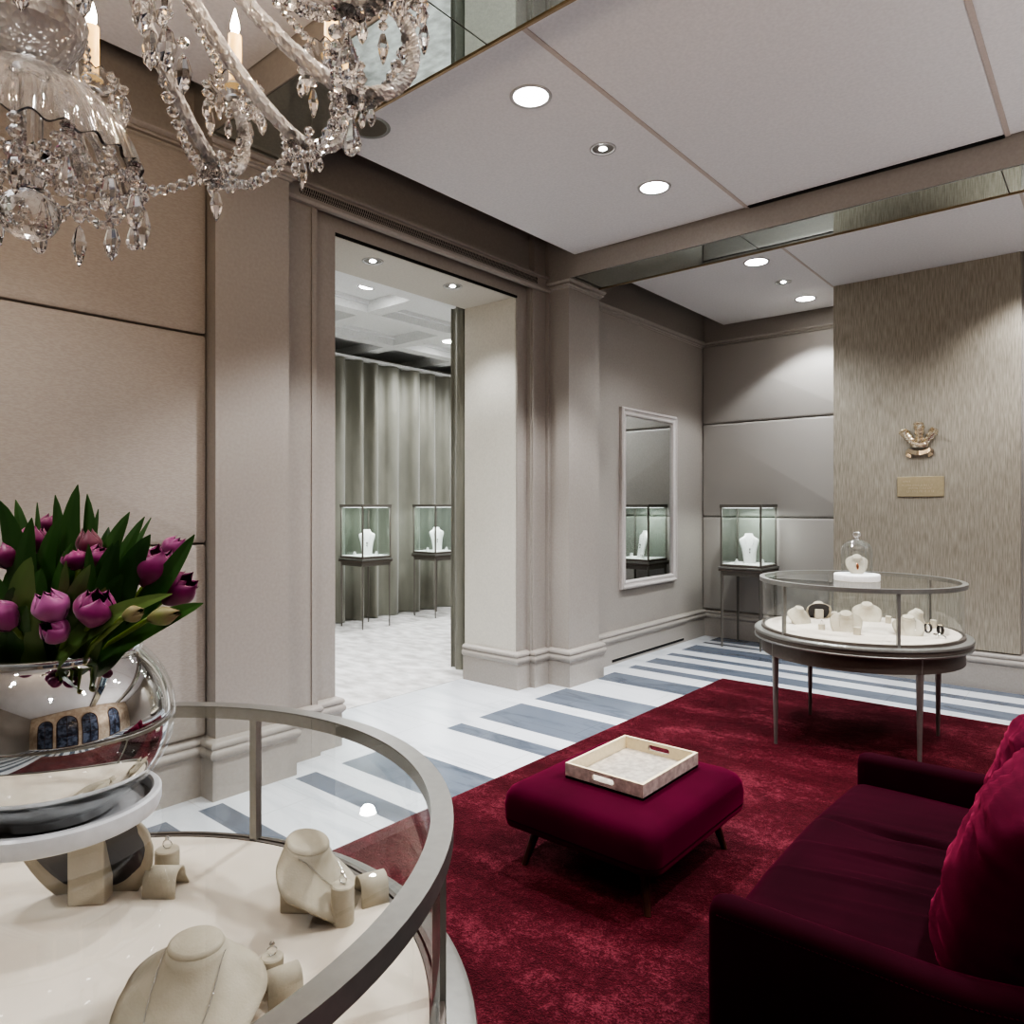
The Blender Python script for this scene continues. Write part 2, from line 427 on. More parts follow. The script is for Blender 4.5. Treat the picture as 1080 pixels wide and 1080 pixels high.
bm = NB(); box(bm, -.005, .006, -.73, .73, .012, .018); obj('lip', bm, PAINT, v)
# upper ceilings, ceiling panels, beams
bm = NB(); box(bm, JX, 3.6, YB - .2, 8.0, 3.85, 3.95)
struct('ceiling', bm, COVE, 'dark void above the floating ceiling panels', 'ceiling')
bm = NB()
xs = [-3.345, -1.92, -.455, 1.0, 2.4, 3.4]
for a, b in zip(xs, xs[1:]): box(bm, a + (.006 if a > -3 else 0), b - .006, 2.14, 4.735, CZ, CZ + .04)
struct('ceiling', bm, WHITE, 'white floating ceiling panels between the two beams', 'ceiling')
bm = NB()
for x in xs[1:-1]: box(bm, x - .012, x + .012, 2.14, 4.74, CZ - .004, CZ + .01)
struct('trim_9', bm, TRIMT, 'slim taupe joint strips between ceiling panels', 'trim')
bm = NB(); box(bm, -1.905, -.47, 4.715, 4.752, CZ - .006, CZ + .02)
struct('trim_10', bm, BLACK, 'black slot along the ceiling edge at the far beam', 'trim')
bm = NB(); xs2 = [-3.345, -1.99, -.47, 1.0, 3.4]
for a, b in zip(xs2, xs2[1:]): box(bm, a + (.005 if a > -3 else 0), b - .005, 5.15, 7.60 if a < -2.5 else 6.92, 3.50, 3.54)
struct('ceiling', bm, WHITE, 'white floating ceiling panels over the far bay', 'ceiling')
bm = NB()
for x in xs2[1:-1]: box(bm, x - .009, x + .009, 5.16, 6.92, 3.497, 3.51)
struct('trim_11', bm, TRIMT, 'slim joint strips of the far bay ceiling', 'trim')
bm = NB(); box(bm, -3.365, 3.4, YB, 1.74, CZ, CZ + .04)
struct('ceiling', bm, WHITE, 'ceiling panel over the chandelier bay', 'ceiling')
BZ = 3.352
def beam(n, y0, y1, label):
    bm = NB(); box(bm, -3.72, 3.4, y0, y1, BZ, 3.86)
    struct(n, bm, PAINT, label, 'trim')
beam('trim_12', 1.745, 2.14, 'taupe ceiling beam nearest the chandelier')
beam('trim_13', 4.755, 5.165, 'taupe ceiling beam above the right pilaster')
def soffit(y0, y1, x0, cuts, label):
    t = thing('soffit_mirror', label, 'mirror', (0, 0, BZ))
    ed = [x0] + cuts + [3.3]
    for a, b in zip(ed, ed[1:]):
        bm = NB(); box(bm, a + .003, b - .003, y0 + .006, y1 - .012, -.006, -.001); obj('mirror_pane', bm, MIRROR_G, t)
    bm = NB(); box(bm, x0, 3.3, y1 - .012, y1 + .002, -.012, .012); obj('edge_strip', bm, BRASS, t)
soffit(1.745, 2.14, -3.44, [-1.93, -.45, 1.0], 'greenish mirror along the underside of the beam by the chandelier')
soffit(4.755, 5.165, -3.39, [-1.976, -.487, 1.0], 'greenish mirror along the underside of the far beam')
# room behind the camera: right wall with arched windows, seen in the silvered vase
ARCH = [(-1.9, .62), (-.2, .75), (1.5, .62), (4.0, .7)]
bm = NB(); box(bm, 3.5, 3.9, YB, 8.0, 0, 3.85)
struct('wall_east', bm, STREET, 'pale stone wall with tall arched bays, behind the camera', 'wall')
bm = NB(); box(bm, -4.3, 3.9, YB - .2, YB, 0, 3.85)
struct('wall_front', bm, PAINT, 'taupe wall behind the camera', 'wall')
WINB = noisy('arch_window_dusk', [(.4, srgb(60, 66, 80)), (.6, srgb(110, 120, 140))], 3, .2)
for i, (y, w) in enumerate(ARCH):
    bm = NB(); pts = [(y - w, .1), (y + w, .1)] + [(y + w * cos(a), 2.2 + w * sin(a)) for a in [pi * k / 24 for k in range(25)]]
    f = bm.faces.new([bm.verts.new((3.47, a, b)) for a, b in pts])
    r = bmesh.ops.extrude_face_region(bm, geom=[f]); bmesh.ops.translate(bm, vec=(.05, 0, 0), verts=[q for q in r['geom'] if isinstance(q, bmesh.types.BMVert)])
    o = struct('window_%d' % (i + 1), bm, WINB, None, 'window')
    bm = NB(); ring = pts
    for k in range(len(ring)):
        a = ring[k]; b = ring[(k + 1) % len(ring)]
        tube(bm, [(3.45, a[0], a[1]), (3.45, b[0], b[1])], .035, 6)
    for zz in (1.1, 2.2): tube(bm, [(3.45, y - w, zz), (3.45, y + w, zz)], .02, 6)
    tube(bm, [(3.45, y, .1), (3.45, y, 2.2 + w)], .02, 6)
    obj('window_frame', bm, WALNUT, o)
# inner room
bm = NB()
box(bm, -8.4, JX, 1.0, 1.2, 0, 3.9); box(bm, -8.4, JX, 9.8, 10.0, 0, 3.9); box(bm, -8.4, -8.2, 1.0, 10.0, 0, 3.9)
struct('wall_inner', bm, PAINT_L, 'pale walls of the inner room around the curtain', 'wall')
bm = NB(); box(bm, -8.4, JX, 1.0, 10.0, 3.62, 3.75)
for x in (-5.05, -6.05, -7.05): box(bm, x - .09, x + .09, 1.0, 10.0, 3.50, 3.62)
for y in (2.4, 3.6, 4.8, 6.0, 7.2, 8.4): box(bm, -8.4, JX - .005, y - .09, y + .09, 3.504, 3.62)
for x in (-5.05, -6.05, -7.05): box(bm, x - .13, x + .13, 1.0, 10.0, 3.58, 3.62)
box(bm, -4.75, JX - .003, 1.2, 9.8, 3.30, 3.62)
struct('ceiling', bm, WHITE_IN, 'white coffered ceiling of the inner room', 'ceiling')

# upholstered wall panels
def upanel(axis, a0, a1, z0, z1, plane, mat, label, depth=.05):
    bm = NB(); n = 26
    hx, hz = (a1 - a0) / 2, (z1 - z0) / 2; cx, cz = (a0 + a1) / 2, (z0 + z1) / 2
    lev = [(0, 0), (.55, 0), (.80, .003), (.93, .012), (1.0, .026)]
    rings = []
    for dd, ins in lev:
        pts = rrect(hx - ins - .002, hz - ins - .002, .012 + ins * .3, 4)
        if axis == 'y': rings.append([bm.verts.new((plane + dd * depth, cx + x, cz + z)) for x, z in pts])
        else: rings.append([bm.verts.new((cx + x, plane - dd * depth, cz + z)) for x, z in pts])
    for A, B in zip(rings, rings[1:]): bridge(bm, A, B)
    bm.faces.new(rings[-1]); bm.faces.new(rings[0])
    o = obj('upholstered_panel', bm, mat, None, 40)
    tag(o, label, 'wall panel')
upanel('y', -.4, 1.795, 2.372, 3.28, XN, PANELF, 'woven taupe wall panel in the upper row, left of the pilaster', .04)
upanel('y', -.4, 1.795, 1.30, 2.368, XN, PANELF, 'woven taupe wall panel in the middle row, behind the tulips', .04)
upanel('y', -.4, 1.795, .31, 1.296, XN, PANELF, 'woven taupe wall panel in the bottom row, behind the silver vase', .04)
upanel('y', -2.6, -.404, .31, 3.28, XN, PANELF, 'woven taupe wall panel at the near end of the wall', .04)
upanel('x', XR1 + .002, -1.985, 2.412, 3.30, YE, PANELG, 'satin taupe padded panel, top row in the far corner', .045)
upanel('x', XR1 + .002, -1.985, 1.362, 2.408, YE, PANELG, 'satin taupe padded panel, middle row behind the corner showcase top', .045)
upanel('x', XR1 + .002, -1.985, .31, 1.358, YE, PANELG, 'satin taupe padded panel, bottom row behind the corner showcase legs', .045)

# ------------------------------------------------------------------ ceiling lights
def downlight(x, y, z, r, big, label, power=60, spot=120, color=(1, .95, .9), blend=.6, lamp=True):
    t = thing('ceiling_light', label, 'ceiling light', (x, y, z))
    bm = NB(); lathe(bm, [(r * .80, .0), (r * .82, -.004), (r * .98, -.006), (r, -.001), (r, .0)], 40); obj('trim_ring', bm, RINGW, t, True)
    if big:
        bm = NB(); lathe(bm, [(0, -.002), (r * .81, -.002)], 40); obj('diffuser', bm, LAMP, t)
    else:
        bm = NB(); lathe(bm, [(0, -.0015), (r * .8, -.0015)], 40); obj('reflector', bm, STEEL, t)
        bm = NB(); lathe(bm, [(0, -.006), (r * .22, -.005), (r * .3, -.0016)], 20); obj('bulb', bm, emit('spot_bulb_glow', (1, .99, .97), 45) if 'spot_bulb_glow' not in MATS else MATS['spot_bulb_glow'], t)
    if lamp:
        ld = bpy.data.lights.new('downlight_or_fill_spot', 'SPOT'); ld.energy = power; ld.color = color
        ld.spot_size = radians(spot); ld.spot_blend = blend; ld.shadow_soft_size = r * .7
        lo = bpy.data.objects.new('downlight_or_fill_spot', ld); C.objects.link(lo); lo.location = (x, y, z - .03)
    return t
LC = (.97, .98, 1)
downlight(-2.215, 2.76, CZ, .105, True, 'large round white downlight nearest the chandelier', 150, 106, LC, .35)
downlight(-2.228, 3.43, CZ, .075, False, 'small silver spotlight between the two large downlights of the main ceiling', 30, 80, LC)
downlight(-2.25, 4.06, CZ, .105, True, 'large round white downlight beside the far beam', 150, 106, LC, .35)
downlight(-2.27, 5.80, 3.50, .105, True, 'large round white downlight in the far bay, nearest the beam', 75, 135, (.93, .97, 1))
downlight(-2.29, 6.48, 3.50, .075, False, 'small silver spotlight in the far bay ceiling', 20, 80, (.93, .97, 1))
downlight(-2.31, 7.14, 3.50, .10, True, 'large round white downlight in the far bay, nearest the padded panels', 75, 112, (.93, .97, 1), .25)
downlight(-3.93, 3.15, DZ - .006, .075, False, 'left spotlight in the soffit of the cased opening', 32, 110, (.95, .98, 1))
downlight(-3.91, 3.91, DZ - .006, .075, False, 'right spotlight in the soffit of the cased opening', 32, 110, (.95, .98, 1))
downlight(-5.55, 4.39, 3.615, .10, True, 'round downlight in the inner room, just past the soffit', 0, lamp=False)
downlight(-6.62, 6.55, 3.615, .10, True, 'round downlight in the inner room, near the curtain', 0, lamp=False)
# unseen ceiling spots outside the frame, added as fill light
for x, y, z, p_ in ((.3, 2.8, CZ, 170), (.3, 4.06, CZ, 130), (1.8, 3.4, CZ, 100), (-.30, 5.8, 3.50, 70), (-.30, 6.45, 3.50, 70), (1.2, -.6, CZ, 40), (1.2, 1.0, CZ, 60), (-.9, -1.2, CZ, 40), (-2.2, .6, CZ, 55), (-2.2, -.8, CZ, 70), (-.6, .9, CZ, 30)):
    ld = bpy.data.lights.new('downlight_or_fill_spot', 'SPOT'); ld.energy = p_; ld.color = LC; ld.spot_size = radians(120); ld.spot_blend = .5; ld.shadow_soft_size = .08
    lo = bpy.data.objects.new('downlight_or_fill_spot', ld); C.objects.link(lo); lo.location = (x, y, z - .03)
# dark recessed fitting by the beam
t = thing('ceiling_speaker', 'round olive recessed ceiling speaker beside the chandelier', 'speaker', (-3.06, 2.42, CZ))
bm = NB(); lathe(bm, [(.0, -.002), (.10, -.002)], 40); obj('grille', bm, plain('olive_grille', srgb(104, 98, 84), .6), t)
bm = NB(); lathe(bm, [(.10, -.002), (.115, -.005), (.12, 0)], 40); obj('trim_ring', bm, BRONZE, t, True)

# ------------------------------------------------------------------ curtains
def curtain(name, label, x0, y0, y1, z0, z1, amp, step, axis='y', seed=1):
    rnd = random.Random(seed); bm = NB()
    n = int((y1 - y0) / .012); ph = [0.0]
    for i in range(n): ph.append(ph[-1] + .012 / step * 2 * pi * (.75 + .5 * noise.noise(Vector((i * .02, seed, 0)))))
    def fn(u, v):
        i = min(n, int(round(u * n))); a = amp * (.8 + .4 * noise.noise(Vector((i * .03, 7, seed)))) * (1.0 - .25 * v)
        s = sin(ph[i]); s = math.copysign(abs(s) ** .7, s)
        d = a * s + .012 * noise.noise(Vector((i * .05, v * 3, seed)))
        y = y0 + (y1 - y0) * u + .25 * a * cos(2 * ph[i]) * .3
        return (x0 + d, y, z0 + (z1 - z0) * v)
    grid_surface(bm, n, 10, fn)
    o = obj(name, bm, CURT, None, True); tag(o, label, 'curtain'); return o
curtain('curtain', 'long grey-green pleated curtain across the back of the inner room', -7.50, 3.2, 9.6, .012, 3.36, .095, .235, seed=3)
bm = NB()
def stack_fn(u, v):
    x = -4.66 + .35 * u; k = 2 * pi * u * 2.3
    return (x + .012 * cos(2 * k), 4.625 + .028 * sin(k) * (1 - .2 * v) + .006 * noise.noise(Vector((u * 4, v * 3, 2))), .012 + 3.278 * v)
grid_surface(bm, 60, 10, stack_fn)
tag(obj('curtain', bm, CURT, None, True), 'narrow gathered grey-green curtain hanging beside the right jamb of the opening', 'curtain')
bm = bbox(-7.55, -7.44, 3.2, 9.6, 3.365, 3.40, .004); tag(obj('curtain_rail', bm, WHITE_IN), 'white curtain rail above the long pleated curtain', 'curtain rail')

# ------------------------------------------------------------------ wall mirror
t = thing('wall_mirror', 'tall rectangular mirror in a pale moulded frame on the left wall', 'mirror', (XR1, 6.425, 1.56))
def rect_frame(hy, hz, prof):
    bm = NB(); rings = []
    for ins, d in prof: rings.append([bm.verts.new((d, s * (hy - ins), u * (hz - ins))) for s, u in ((-1, -1), (1, -1), (1, 1), (-1, 1))])
    for A, B in zip(rings, rings[1:]): bridge(bm, A, B)
    return bm
obj('frame', rect_frame(.555, .875, [(0, 0), (0, .03), (.012, .045), (.025, .045), (.032, .034), (.05, .030), (.062, .036), (.075, .03), (.082, .012), (.082, .006)]), plain('mirror_frame_paint', srgb(190, 184, 180), .4), t)
bm = NB(); box(bm, .004, .010, -.476, .476, -.796, .796); obj('mirror_glass', bm, MIRROR, t)

# ------------------------------------------------------------------ crest and plaque
t = thing('royal_crest', 'gilt three-feather crest with coronet and ribbon on the grained wall breast', 'emblem', (-1.285, 6.905, 2.03)); t.scale = (1.25, 1.1, 1.22)
def feather(cx, cz, ang, h, w):
    bm = NB(); n = 16
    def fn(u, v):
        s = v * 2 - 1; ww = w * (.6 + .9 * u) * (1 if u < .8 else sqrt(max(.02, 1 - ((u - .8) / .2) ** 2))) * (1 + .12 * sin(u * 30 + abs(s) * 5) * abs(s))
        x = s * ww; z = u * h
        y = -.012 - .028 * (1 - s * s) * (.4 + .6 * u) + .004 * sin(u * 46) * abs(s)
        if u > .70: y -= (u - .70) * .16; z -= (u - .70) ** 2 * 1.2 * h
        return Matrix.Rotation(ang, 3, 'Y') @ Vector((x, y, z)) + Vector((cx, 0, cz))
    grid_surface(bm, 30, n, fn); return bm
for cx, cz, a, h, w in ((-.016, -.035, -.60, .165, .021), (.016, -.035, .60, .165, .021), (0, -.03, 0, .185, .023)):
    obj('feather', feather(cx, cz, a, h, w), GOLD, t, True, mods=[('SOLIDIFY', dict(thickness=.004))])
bm = NB(); pr = [(.052, -.035), (.056, -.028), (.056, -.012), (.051, -.006), (.049, -.012), (.049, -.035), (.052, -.035)]
lathe(bm, pr, 32, (0, -.012, 0), pi, 2 * pi, 1, .5)
for i in range(7):
    a = pi + pi * i / 6; gem(bm, (.054 * cos(a), -.012 + .027 * sin(a), .004 + (.014 if i % 2 == 0 else 0)), .008, .012)
obj('coronet', bm, GOLD, t, 30)
bm = NB()
pts = [(-.085, -.012, -.072), (-.065, -.02, -.055), (-.045, -.022, -.066), (-.02, -.026, -.074), (0, -.028, -.076), (.02, -.026, -.074), (.045, -.022, -.066), (.065, -.02, -.055), (.085, -.012, -.072)]
sm = []
for a, b in zip(pts, pts[1:]):
    for k in range(6): sm.append(Vector(a).lerp(Vector(b), k / 6))
sm.append(Vector(pts[-1]))
rows = [[bm.verts.new(p_ + Vector((0, 0, dz))) for p_ in sm] for dz in (-.015, .015)]
bridge(bm, rows[0], rows[1], close=False)
for s in (-1, 1):
    q = [(s * .085, -.012, -.087), (s * .085, -.012, -.060), (s * .048, -.010, -.088), (s * .055, -.010, -.108)]
    bm.faces.new([bm.verts.new(v) for v in q])
obj('ribbon', bm, GOLD, t, mods=[('SOLIDIFY', dict(thickness=.005))])
t = thing('brass_plaque', 'small engraved brass plaque below the gilt crest', 'plaque', (-1.28, 6.905, 1.652))
bm = bbox(-.176, .176, -.010, .002, -.086, .086, .003); obj('plate', bm, plain('satin_brass_plate', srgb(176, 164, 136), .42, .4), t)
bm = NB(); rnd = random.Random(4)
for row, (z, w0, w1, h) in enumerate(((.045, -.13, -.075, .007), (.012, -.14, .09, .007), (-.014, -.09, .09, .009), (-.04, -.10, .10, .009))):
    x = w0
    while x < w1:
        w = rnd.uniform(.004, .009)
        box(bm, x, x + .0022, -.0118, -.0098, z - h, z + h)
        if rnd.random() < .6: box(bm, x, x + w, -.0118, -.0098, z + h - .002, z + h)
        if rnd.random() < .5: box(bm, x, x + w, -.0118, -.0098, z - h, z - h + .002)
        x += w + .004 + (.008 if rnd.random() < .15 else 0)
obj('engraving', bm, plain('engraving_pale', srgb(206, 196, 170), .4, .3), t)

# ------------------------------------------------------------------ rug
bm = NB(); levels = [(0, 0), (.016, 0), (.022, .006), (.023, .02)]
rings = []
for z, i in levels: rings.append([bm.verts.new(p_) for p_ in ((-2.565 + i, -1.2 + i, z), (1.7 - i, -1.2 + i, z), (1.7 - i, 5.80 - i, z), (-2.565 + i, 5.80 - i, z))])
for A, B in zip(rings, rings[1:]): bridge(bm, A, B)
bm.faces.new(rings[-1]); bm.faces.new(rings[0][::-1])
tag(obj('rug', bm, RUG), 'large deep burgundy pile rug on the striped marble floor', 'rug')
RZ = .022

# ------------------------------------------------------------------ display busts and jewellery stands
def bust(label, loc, yaw, tilt=0.0, s=1.0, support=True, sup=(.0, .03, .05, .045), neck=.036, mat=None, name='necklace_bust', under=True, lift=.105, group=None, roll=0):
    """suede neck-and-shoulders display: bib loft from the neck disc, faces local -y"""
    t = thing(name, label, 'jewellery display', loc, yaw, group)
    mt = mat or SUEDE
    M = Matrix.Translation((0, 0, lift * s)) @ Matrix.Rotation(roll, 4, 'Y') @ Matrix.Rotation(tilt, 4, 'X')
    bm = NB(); n = 40; rows = []
    for k in range(9):
        f = k / 8; row = []
        for i in range(n):
            a = 2 * pi * i / n; ca, sa = cos(a), sin(a)
            nx, ny = neck * ca, neck * .85 * sa
            w = .096 * (1 if sa > 0 else 1.0); hx = w * math.copysign(abs(ca) ** .85, ca)
            hy = -.01 + (.05 * sa if sa > 0 else .125 * sa); hz = -.058 - (.045 * (-sa) ** 1.5 if sa < 0 else -.030 * sa)
            g = f ** 1.45; gz = f ** .95
            row.append(bm.verts.new((M @ Vector(((nx + (hx - nx) * g) * s, (ny + (hy - ny) * g) * s, hz * gz * s)))))
        rows.append(row)
    for A, B in zip(rows, rows[1:]): bridge(bm, A, B)
    obj('bib', bm, mt, t, True, mods=[('SOLIDIFY', dict(thickness=.005 * s, offset=-1)), ])
    if under:
        bm = NB(); row2 = []
        for i in range(n):
            v0 = rows_co(M, neck, s, i, n); row2.append(bm.verts.new(v0))
        bm.faces.new(row2); obj('underside', bm, SUEDE_D, t)
    bm = NB(); lathe(bm, [(0, .006 * s), (neck * .86 * s, .0055 * s), (neck * .97 * s, .003 * s), (neck * 1.02 * s, -.001), (neck * .98 * s, -.005 * s)], 36, sy=.85, M=M); obj('neck_top', bm, mt, t, 50)
    if support:
        sx, sy, hw, hd = sup
        top = lift * s - .022 * s - abs(tilt) * .02
        bm = bbox((sx - hw) * s, (sx + hw) * s, (sy - hd) * s, (sy + hd) * s, 0, top, .003); obj('support_block', bm, mt, t)
    return t
def rows_co(M, neck, s, i, n):
    a = 2 * pi * i / n; ca, sa = cos(a), sin(a); f = .86
    hx = .096 * math.copysign(abs(ca) ** .85, ca); hy = -.01 + (.05 * sa if sa > 0 else .125 * sa); hz = -.058 - (.045 * (-sa) ** 1.5 if sa < 0 else -.030 * sa)
    nx, ny = neck * ca, neck * .85 * sa; g = f ** 1.45; gz = f ** .95
    return M @ Vector(((nx + (hx - nx) * g) * s, (ny + (hy - ny) * g) * s, (hz * gz - .004) * s))
def necklace(label, loc, yaw, tilt, s, lift=.105, neck=.036, drop=.09, name='necklace', group=None, roll=0, pend=True):
    t = thing(name, label, 'necklace', loc, yaw, group)
    M = Matrix.Translation((0, 0, lift * s)) @ Matrix.Rotation(roll, 4, 'Y') @ Matrix.Rotation(tilt, 4, 'X')
    def surf(a, f):
        ca, sa = cos(a), sin(a); nx, ny = neck * ca, neck * .85 * sa
        hx = .096 * math.copysign(abs(ca) ** .85, ca); hy = -.01 + (.05 * sa if sa > 0 else .125 * sa); hz = -.058 - (.045 * (-sa) ** 1.5 if sa < 0 else -.030 * sa)
        g = f ** 1.45; gz = f ** .95
        return M @ Vector(((nx + (hx - nx) * g) * s, (ny + (hy - ny) * g) * s, (hz * gz + .0025) * s))
    pts = []
    for k in range(41):
        u = k / 40; a = pi * 1.0 + pi * u
        pts.append(surf(a, .16 + (drop / .125) * .8 * (sin(pi * u) ** 2.2)))
    bm = NB(); tube(bm, pts, .0006 * s, 6); obj('chain', bm, CHROME, t, True)
    if pend:
        bm = NB(); c = pts[20]; gem(bm, c + Vector((0, 0, .003)), .006 * s, .009 * s, 8); obj('pendant', bm, CHROME, t)
    return t
def ring_block(label, loc, yaw, r=.017, h=.05, name='ring_stand', jewel=True, group=None):
    t = thing(name, label, 'jewellery display', loc, yaw, group)
    bm = NB(); lathe(bm, [(0, 0), (r, 0), (r, h - .002), (r - .002, h), (0, h)], 28); obj('post', bm, SUEDE, t, 40)
    return t
def finger_ring(label, loc, tiltx=pi / 2, yaw=0, r=.0085, group=None):
    t = thing('ring', label, 'ring', loc, yaw, group)
    bm = NB(); pts = [Vector((r * cos(a), r * sin(a) * cos(tiltx), r * sin(a) * sin(tiltx))) for a in [2 * pi * i / 24 for i in range(25)]]
    tube(bm, pts, .0012, 6, cap=False); obj('band', bm, CHROME, t, True)
    bm = NB(); gem(bm, (0, 0, r + .004), .0045, .004, 8); obj('stone', bm, CHROME, t)
    return t
def roll_stand(label, loc, yaw, r=.022, ln=.05, group=None):
    """half-pipe bracelet saddle: curved top with flared foot"""
    t = thing('bracelet_stand', label, 'jewellery display', loc, yaw, group)
    bm = NB(); pr = []
    for i in range(13):
        a = pi * 1.06 * i / 12 - .1; pr.append((r * cos(a), r * sin(a) + .026))
    pr = [(r * 1.7, .0)] + pr + [(-r * 1.15, .0)]
    A = [bm.verts.new((-ln / 2, y, z)) for y, z in pr]; B = [bm.verts.new((ln / 2, y, z)) for y, z in pr]
    bridge(bm, A, B, close=False)
    obj('saddle', bm, SUEDE, t, 50, mods=[('SOLIDIFY', dict(thickness=.004))])
    return t

# ------------------------------------------------------------------ round vitrines
def vitrine(label, cx, cy, R, z, post_a, near):
    """z: dict of levels; R: outer radius of the top rim"""
    t = thing('display_table', label, 'display table', (cx, cy, z['foot']))
    f = z['foot']; S = 128 if near else 96
    rw, rh = z['rw'], z['rh']; zt = z['top'] - f; zd = z['deck'] - f; zp = z['plate'] - f; za = z['apron'] - f
    bm = NB(); lathe(bm, [(R - rw, zt - .001), (R - rw, zt - rh), (R, zt - rh), (R, zt), (R - rw, zt), (R - rw, zt - .001)], S); obj('top_rim', bm, BRONZE, t, 30)
    bm = NB(); lathe(bm, [(0, zt - .0015), (R - rw + .001, zt - .0015)], S); obj('top_glass', bm, PANE_TOP, t)
    Rg = R - .018
    for k in range(4):
        a0 = post_a[k]; a1 = post_a[(k + 1) % 4]; a1 += 2 * pi if a1 < a0 else 0
        bm = NB(); lathe(bm, [(Rg, zd - .01), (Rg, zt - rh)], 40, a0=a0 + .012, a1=a1 - .012); obj('side_glass', bm, PANE, t, True)
        bm = NB(); box(bm, -.010, .010, -.008, .008, zd - .012, zt - rh); bevel_all(bm, .002, 1)
        bmesh.ops.transform(bm, matrix=Matrix.Rotation(a0, 4, 'Z') @ Matrix.Translation((Rg - .002, 0, 0)), verts=bm.verts[:]); obj('post', bm, BRONZE, t)
    bm = NB(); lathe(bm, [(0, zd), (Rg - .016, zd), (Rg - .016, zd - .012), (0, zd - .012)], S); obj('deck', bm, CREAM, t, 40)
    bm = NB(); lathe(bm, [(Rg - .015, zd + .001), (Rg - .007, zd + .001), (Rg - .007, zd - .006), (Rg - .003, zd - .006), (Rg - .003, zd + .002), (Rg + .006, zd + .002), (Rg + .008, zd - .012), (Rg + .008, zd - .02), (Rg - .015, zd - .02)], S)
    obj('deck_frame', bm, BRONZE_D, t, 30)
    Rp = z['Rp']
    bm = NB(); lathe(bm, [(0, zp - .0), (Rp - .012, zp), (Rp - .002, zp - .004), (Rp, zp - .010), (Rp, zp - .018), (Rp - .012, zp - .020), (0, zp - .020)], S); obj('base_plate', bm, z['platemat'], t, 30)
    bm = NB(); lathe(bm, [(0, zp - .020), (Rp - .006, zp - .020), (Rp - .006, zp - .042), (Rp - .01, zp - .044), (0, zp - .044)], S); obj('lower_plate', bm, BRONZE_D, t, 30)
    bm = NB(); lathe(bm, [(0, zp - .044), (Rp - .002, zp - .044), (Rp, zp - .048), (Rp - .002, zp - .056), (Rp - .03, zp - .060), (0, zp - .060)], S); obj('plate_edge', bm, BRONZE, t, 30)
    Ra = Rp - .045
    bm = NB(); lathe(bm, [(Ra, zp - .06), (Ra, za), (Ra - .025, za), (Ra - .025, zp - .06)], S); obj('apron', bm, BRONZE_D, t, 30)
    for k in range(4):
        a0 = z['leg_a'] + k * pi / 2; c, s_ = cos(a0), sin(a0)
        bm = NB(); tube(bm, [((Ra - .02) * c, (Ra - .02) * s_, zp - .06), ((Ra - .02) * c, (Ra - .02) * s_, za - .02), ((z['leg_r']) * c, z['leg_r'] * s_, 0)], [.021, .020, .010], 14); obj('leg', bm, BRONZE, t, 40)
    return t
NV = (-1.165, .262); NZ = .775
vitrine('large round glass-topped display table in the foreground carrying the tulips', NV[0], NV[1], .64,
        dict(foot=RZ, rw=.032, rh=.026, top=1.06, deck=NZ, plate=.758, apron=.62, Rp=.675, platemat=BRONZE, leg_a=radians(116), leg_r=.56), [radians(a) for a in (-131, -65, 49, 115)], True)
FV = (-1.24, 4.83); FZ = .725
vitrine('round glass display table on slim legs standing at the far end of the rug', FV[0], FV[1], .585,
        dict(foot=RZ, rw=.03, rh=.026, top=1.035, deck=FZ, plate=.712, apron=.565, Rp=.618, platemat=BRONZE, leg_a=radians(-132), leg_r=.55), [radians(a) for a in (-121, -55, 57, 123)], False)

# near vitrine contents
bust('beige suede necklace bust with a wide neck disc at the front of the near table', (-.985, .478, NZ), radians(38), radians(8), 1.05, False, lift=.105, under=False)
necklace('fine silver chain on the front beige bust of the near table', (-.985, .478, NZ), radians(38), radians(8), 1.05, drop=.10, pend=False)
bust('beige suede necklace bust tilted on a block, right of the near table', (-1.120, .750, NZ), radians(128), radians(14), .98, True, sup=(.0, .015, .034, .026), lift=.115, neck=.046, under=True)
necklace('fine silver chain on the tilted bust at the right of the near table', (-1.120, .750, NZ), radians(128), radians(14), .98, lift=.115, neck=.046, drop=.07, pend=False)
bust('beige suede necklace bust with dark underside, under the white vase tray', (-1.445, .51, NZ), radians(226), radians(46), 1.22, True, sup=(.0, .012, .026, .016), lift=.145, neck=.04)
roll_stand('beige curved bracelet saddle behind the dark-bottomed bust', (-1.36, .60, NZ), radians(40), .022, .06)
ring_block('short beige post behind the curved bracelet saddle', (-1.405, .625, NZ), 0, .022, .058)
finger_ring('silver ring standing on the short beige post behind the saddle', (-1.405, .625, NZ + .066), pi / 2, radians(40))
ring_block('tall beige ring post beside the right-hand bust', (-1.026, .757, NZ), 0, .0195, .066)
finger_ring('silver ring on the tall beige post by the right-hand bust', (-1.026, .757, NZ + .074), pi / 2, radians(20), .007)
roll_stand('beige curved bracelet saddle at the right edge of the near table', (-1.045, .835, NZ), radians(70), .022, .05)
ring_block('slanted-top beige ring post beside the front bust', (-.972, .588, NZ), 0, .017, .045)
finger_ring('silver ring with a blue-green stone on the short front post', (-.972, .588, NZ + .052), pi / 2, radians(60), .007)
roll_stand('beige curved bracelet saddle in front of the foreground ring post', (-.935, .582, NZ), radians(75), .020, .05)

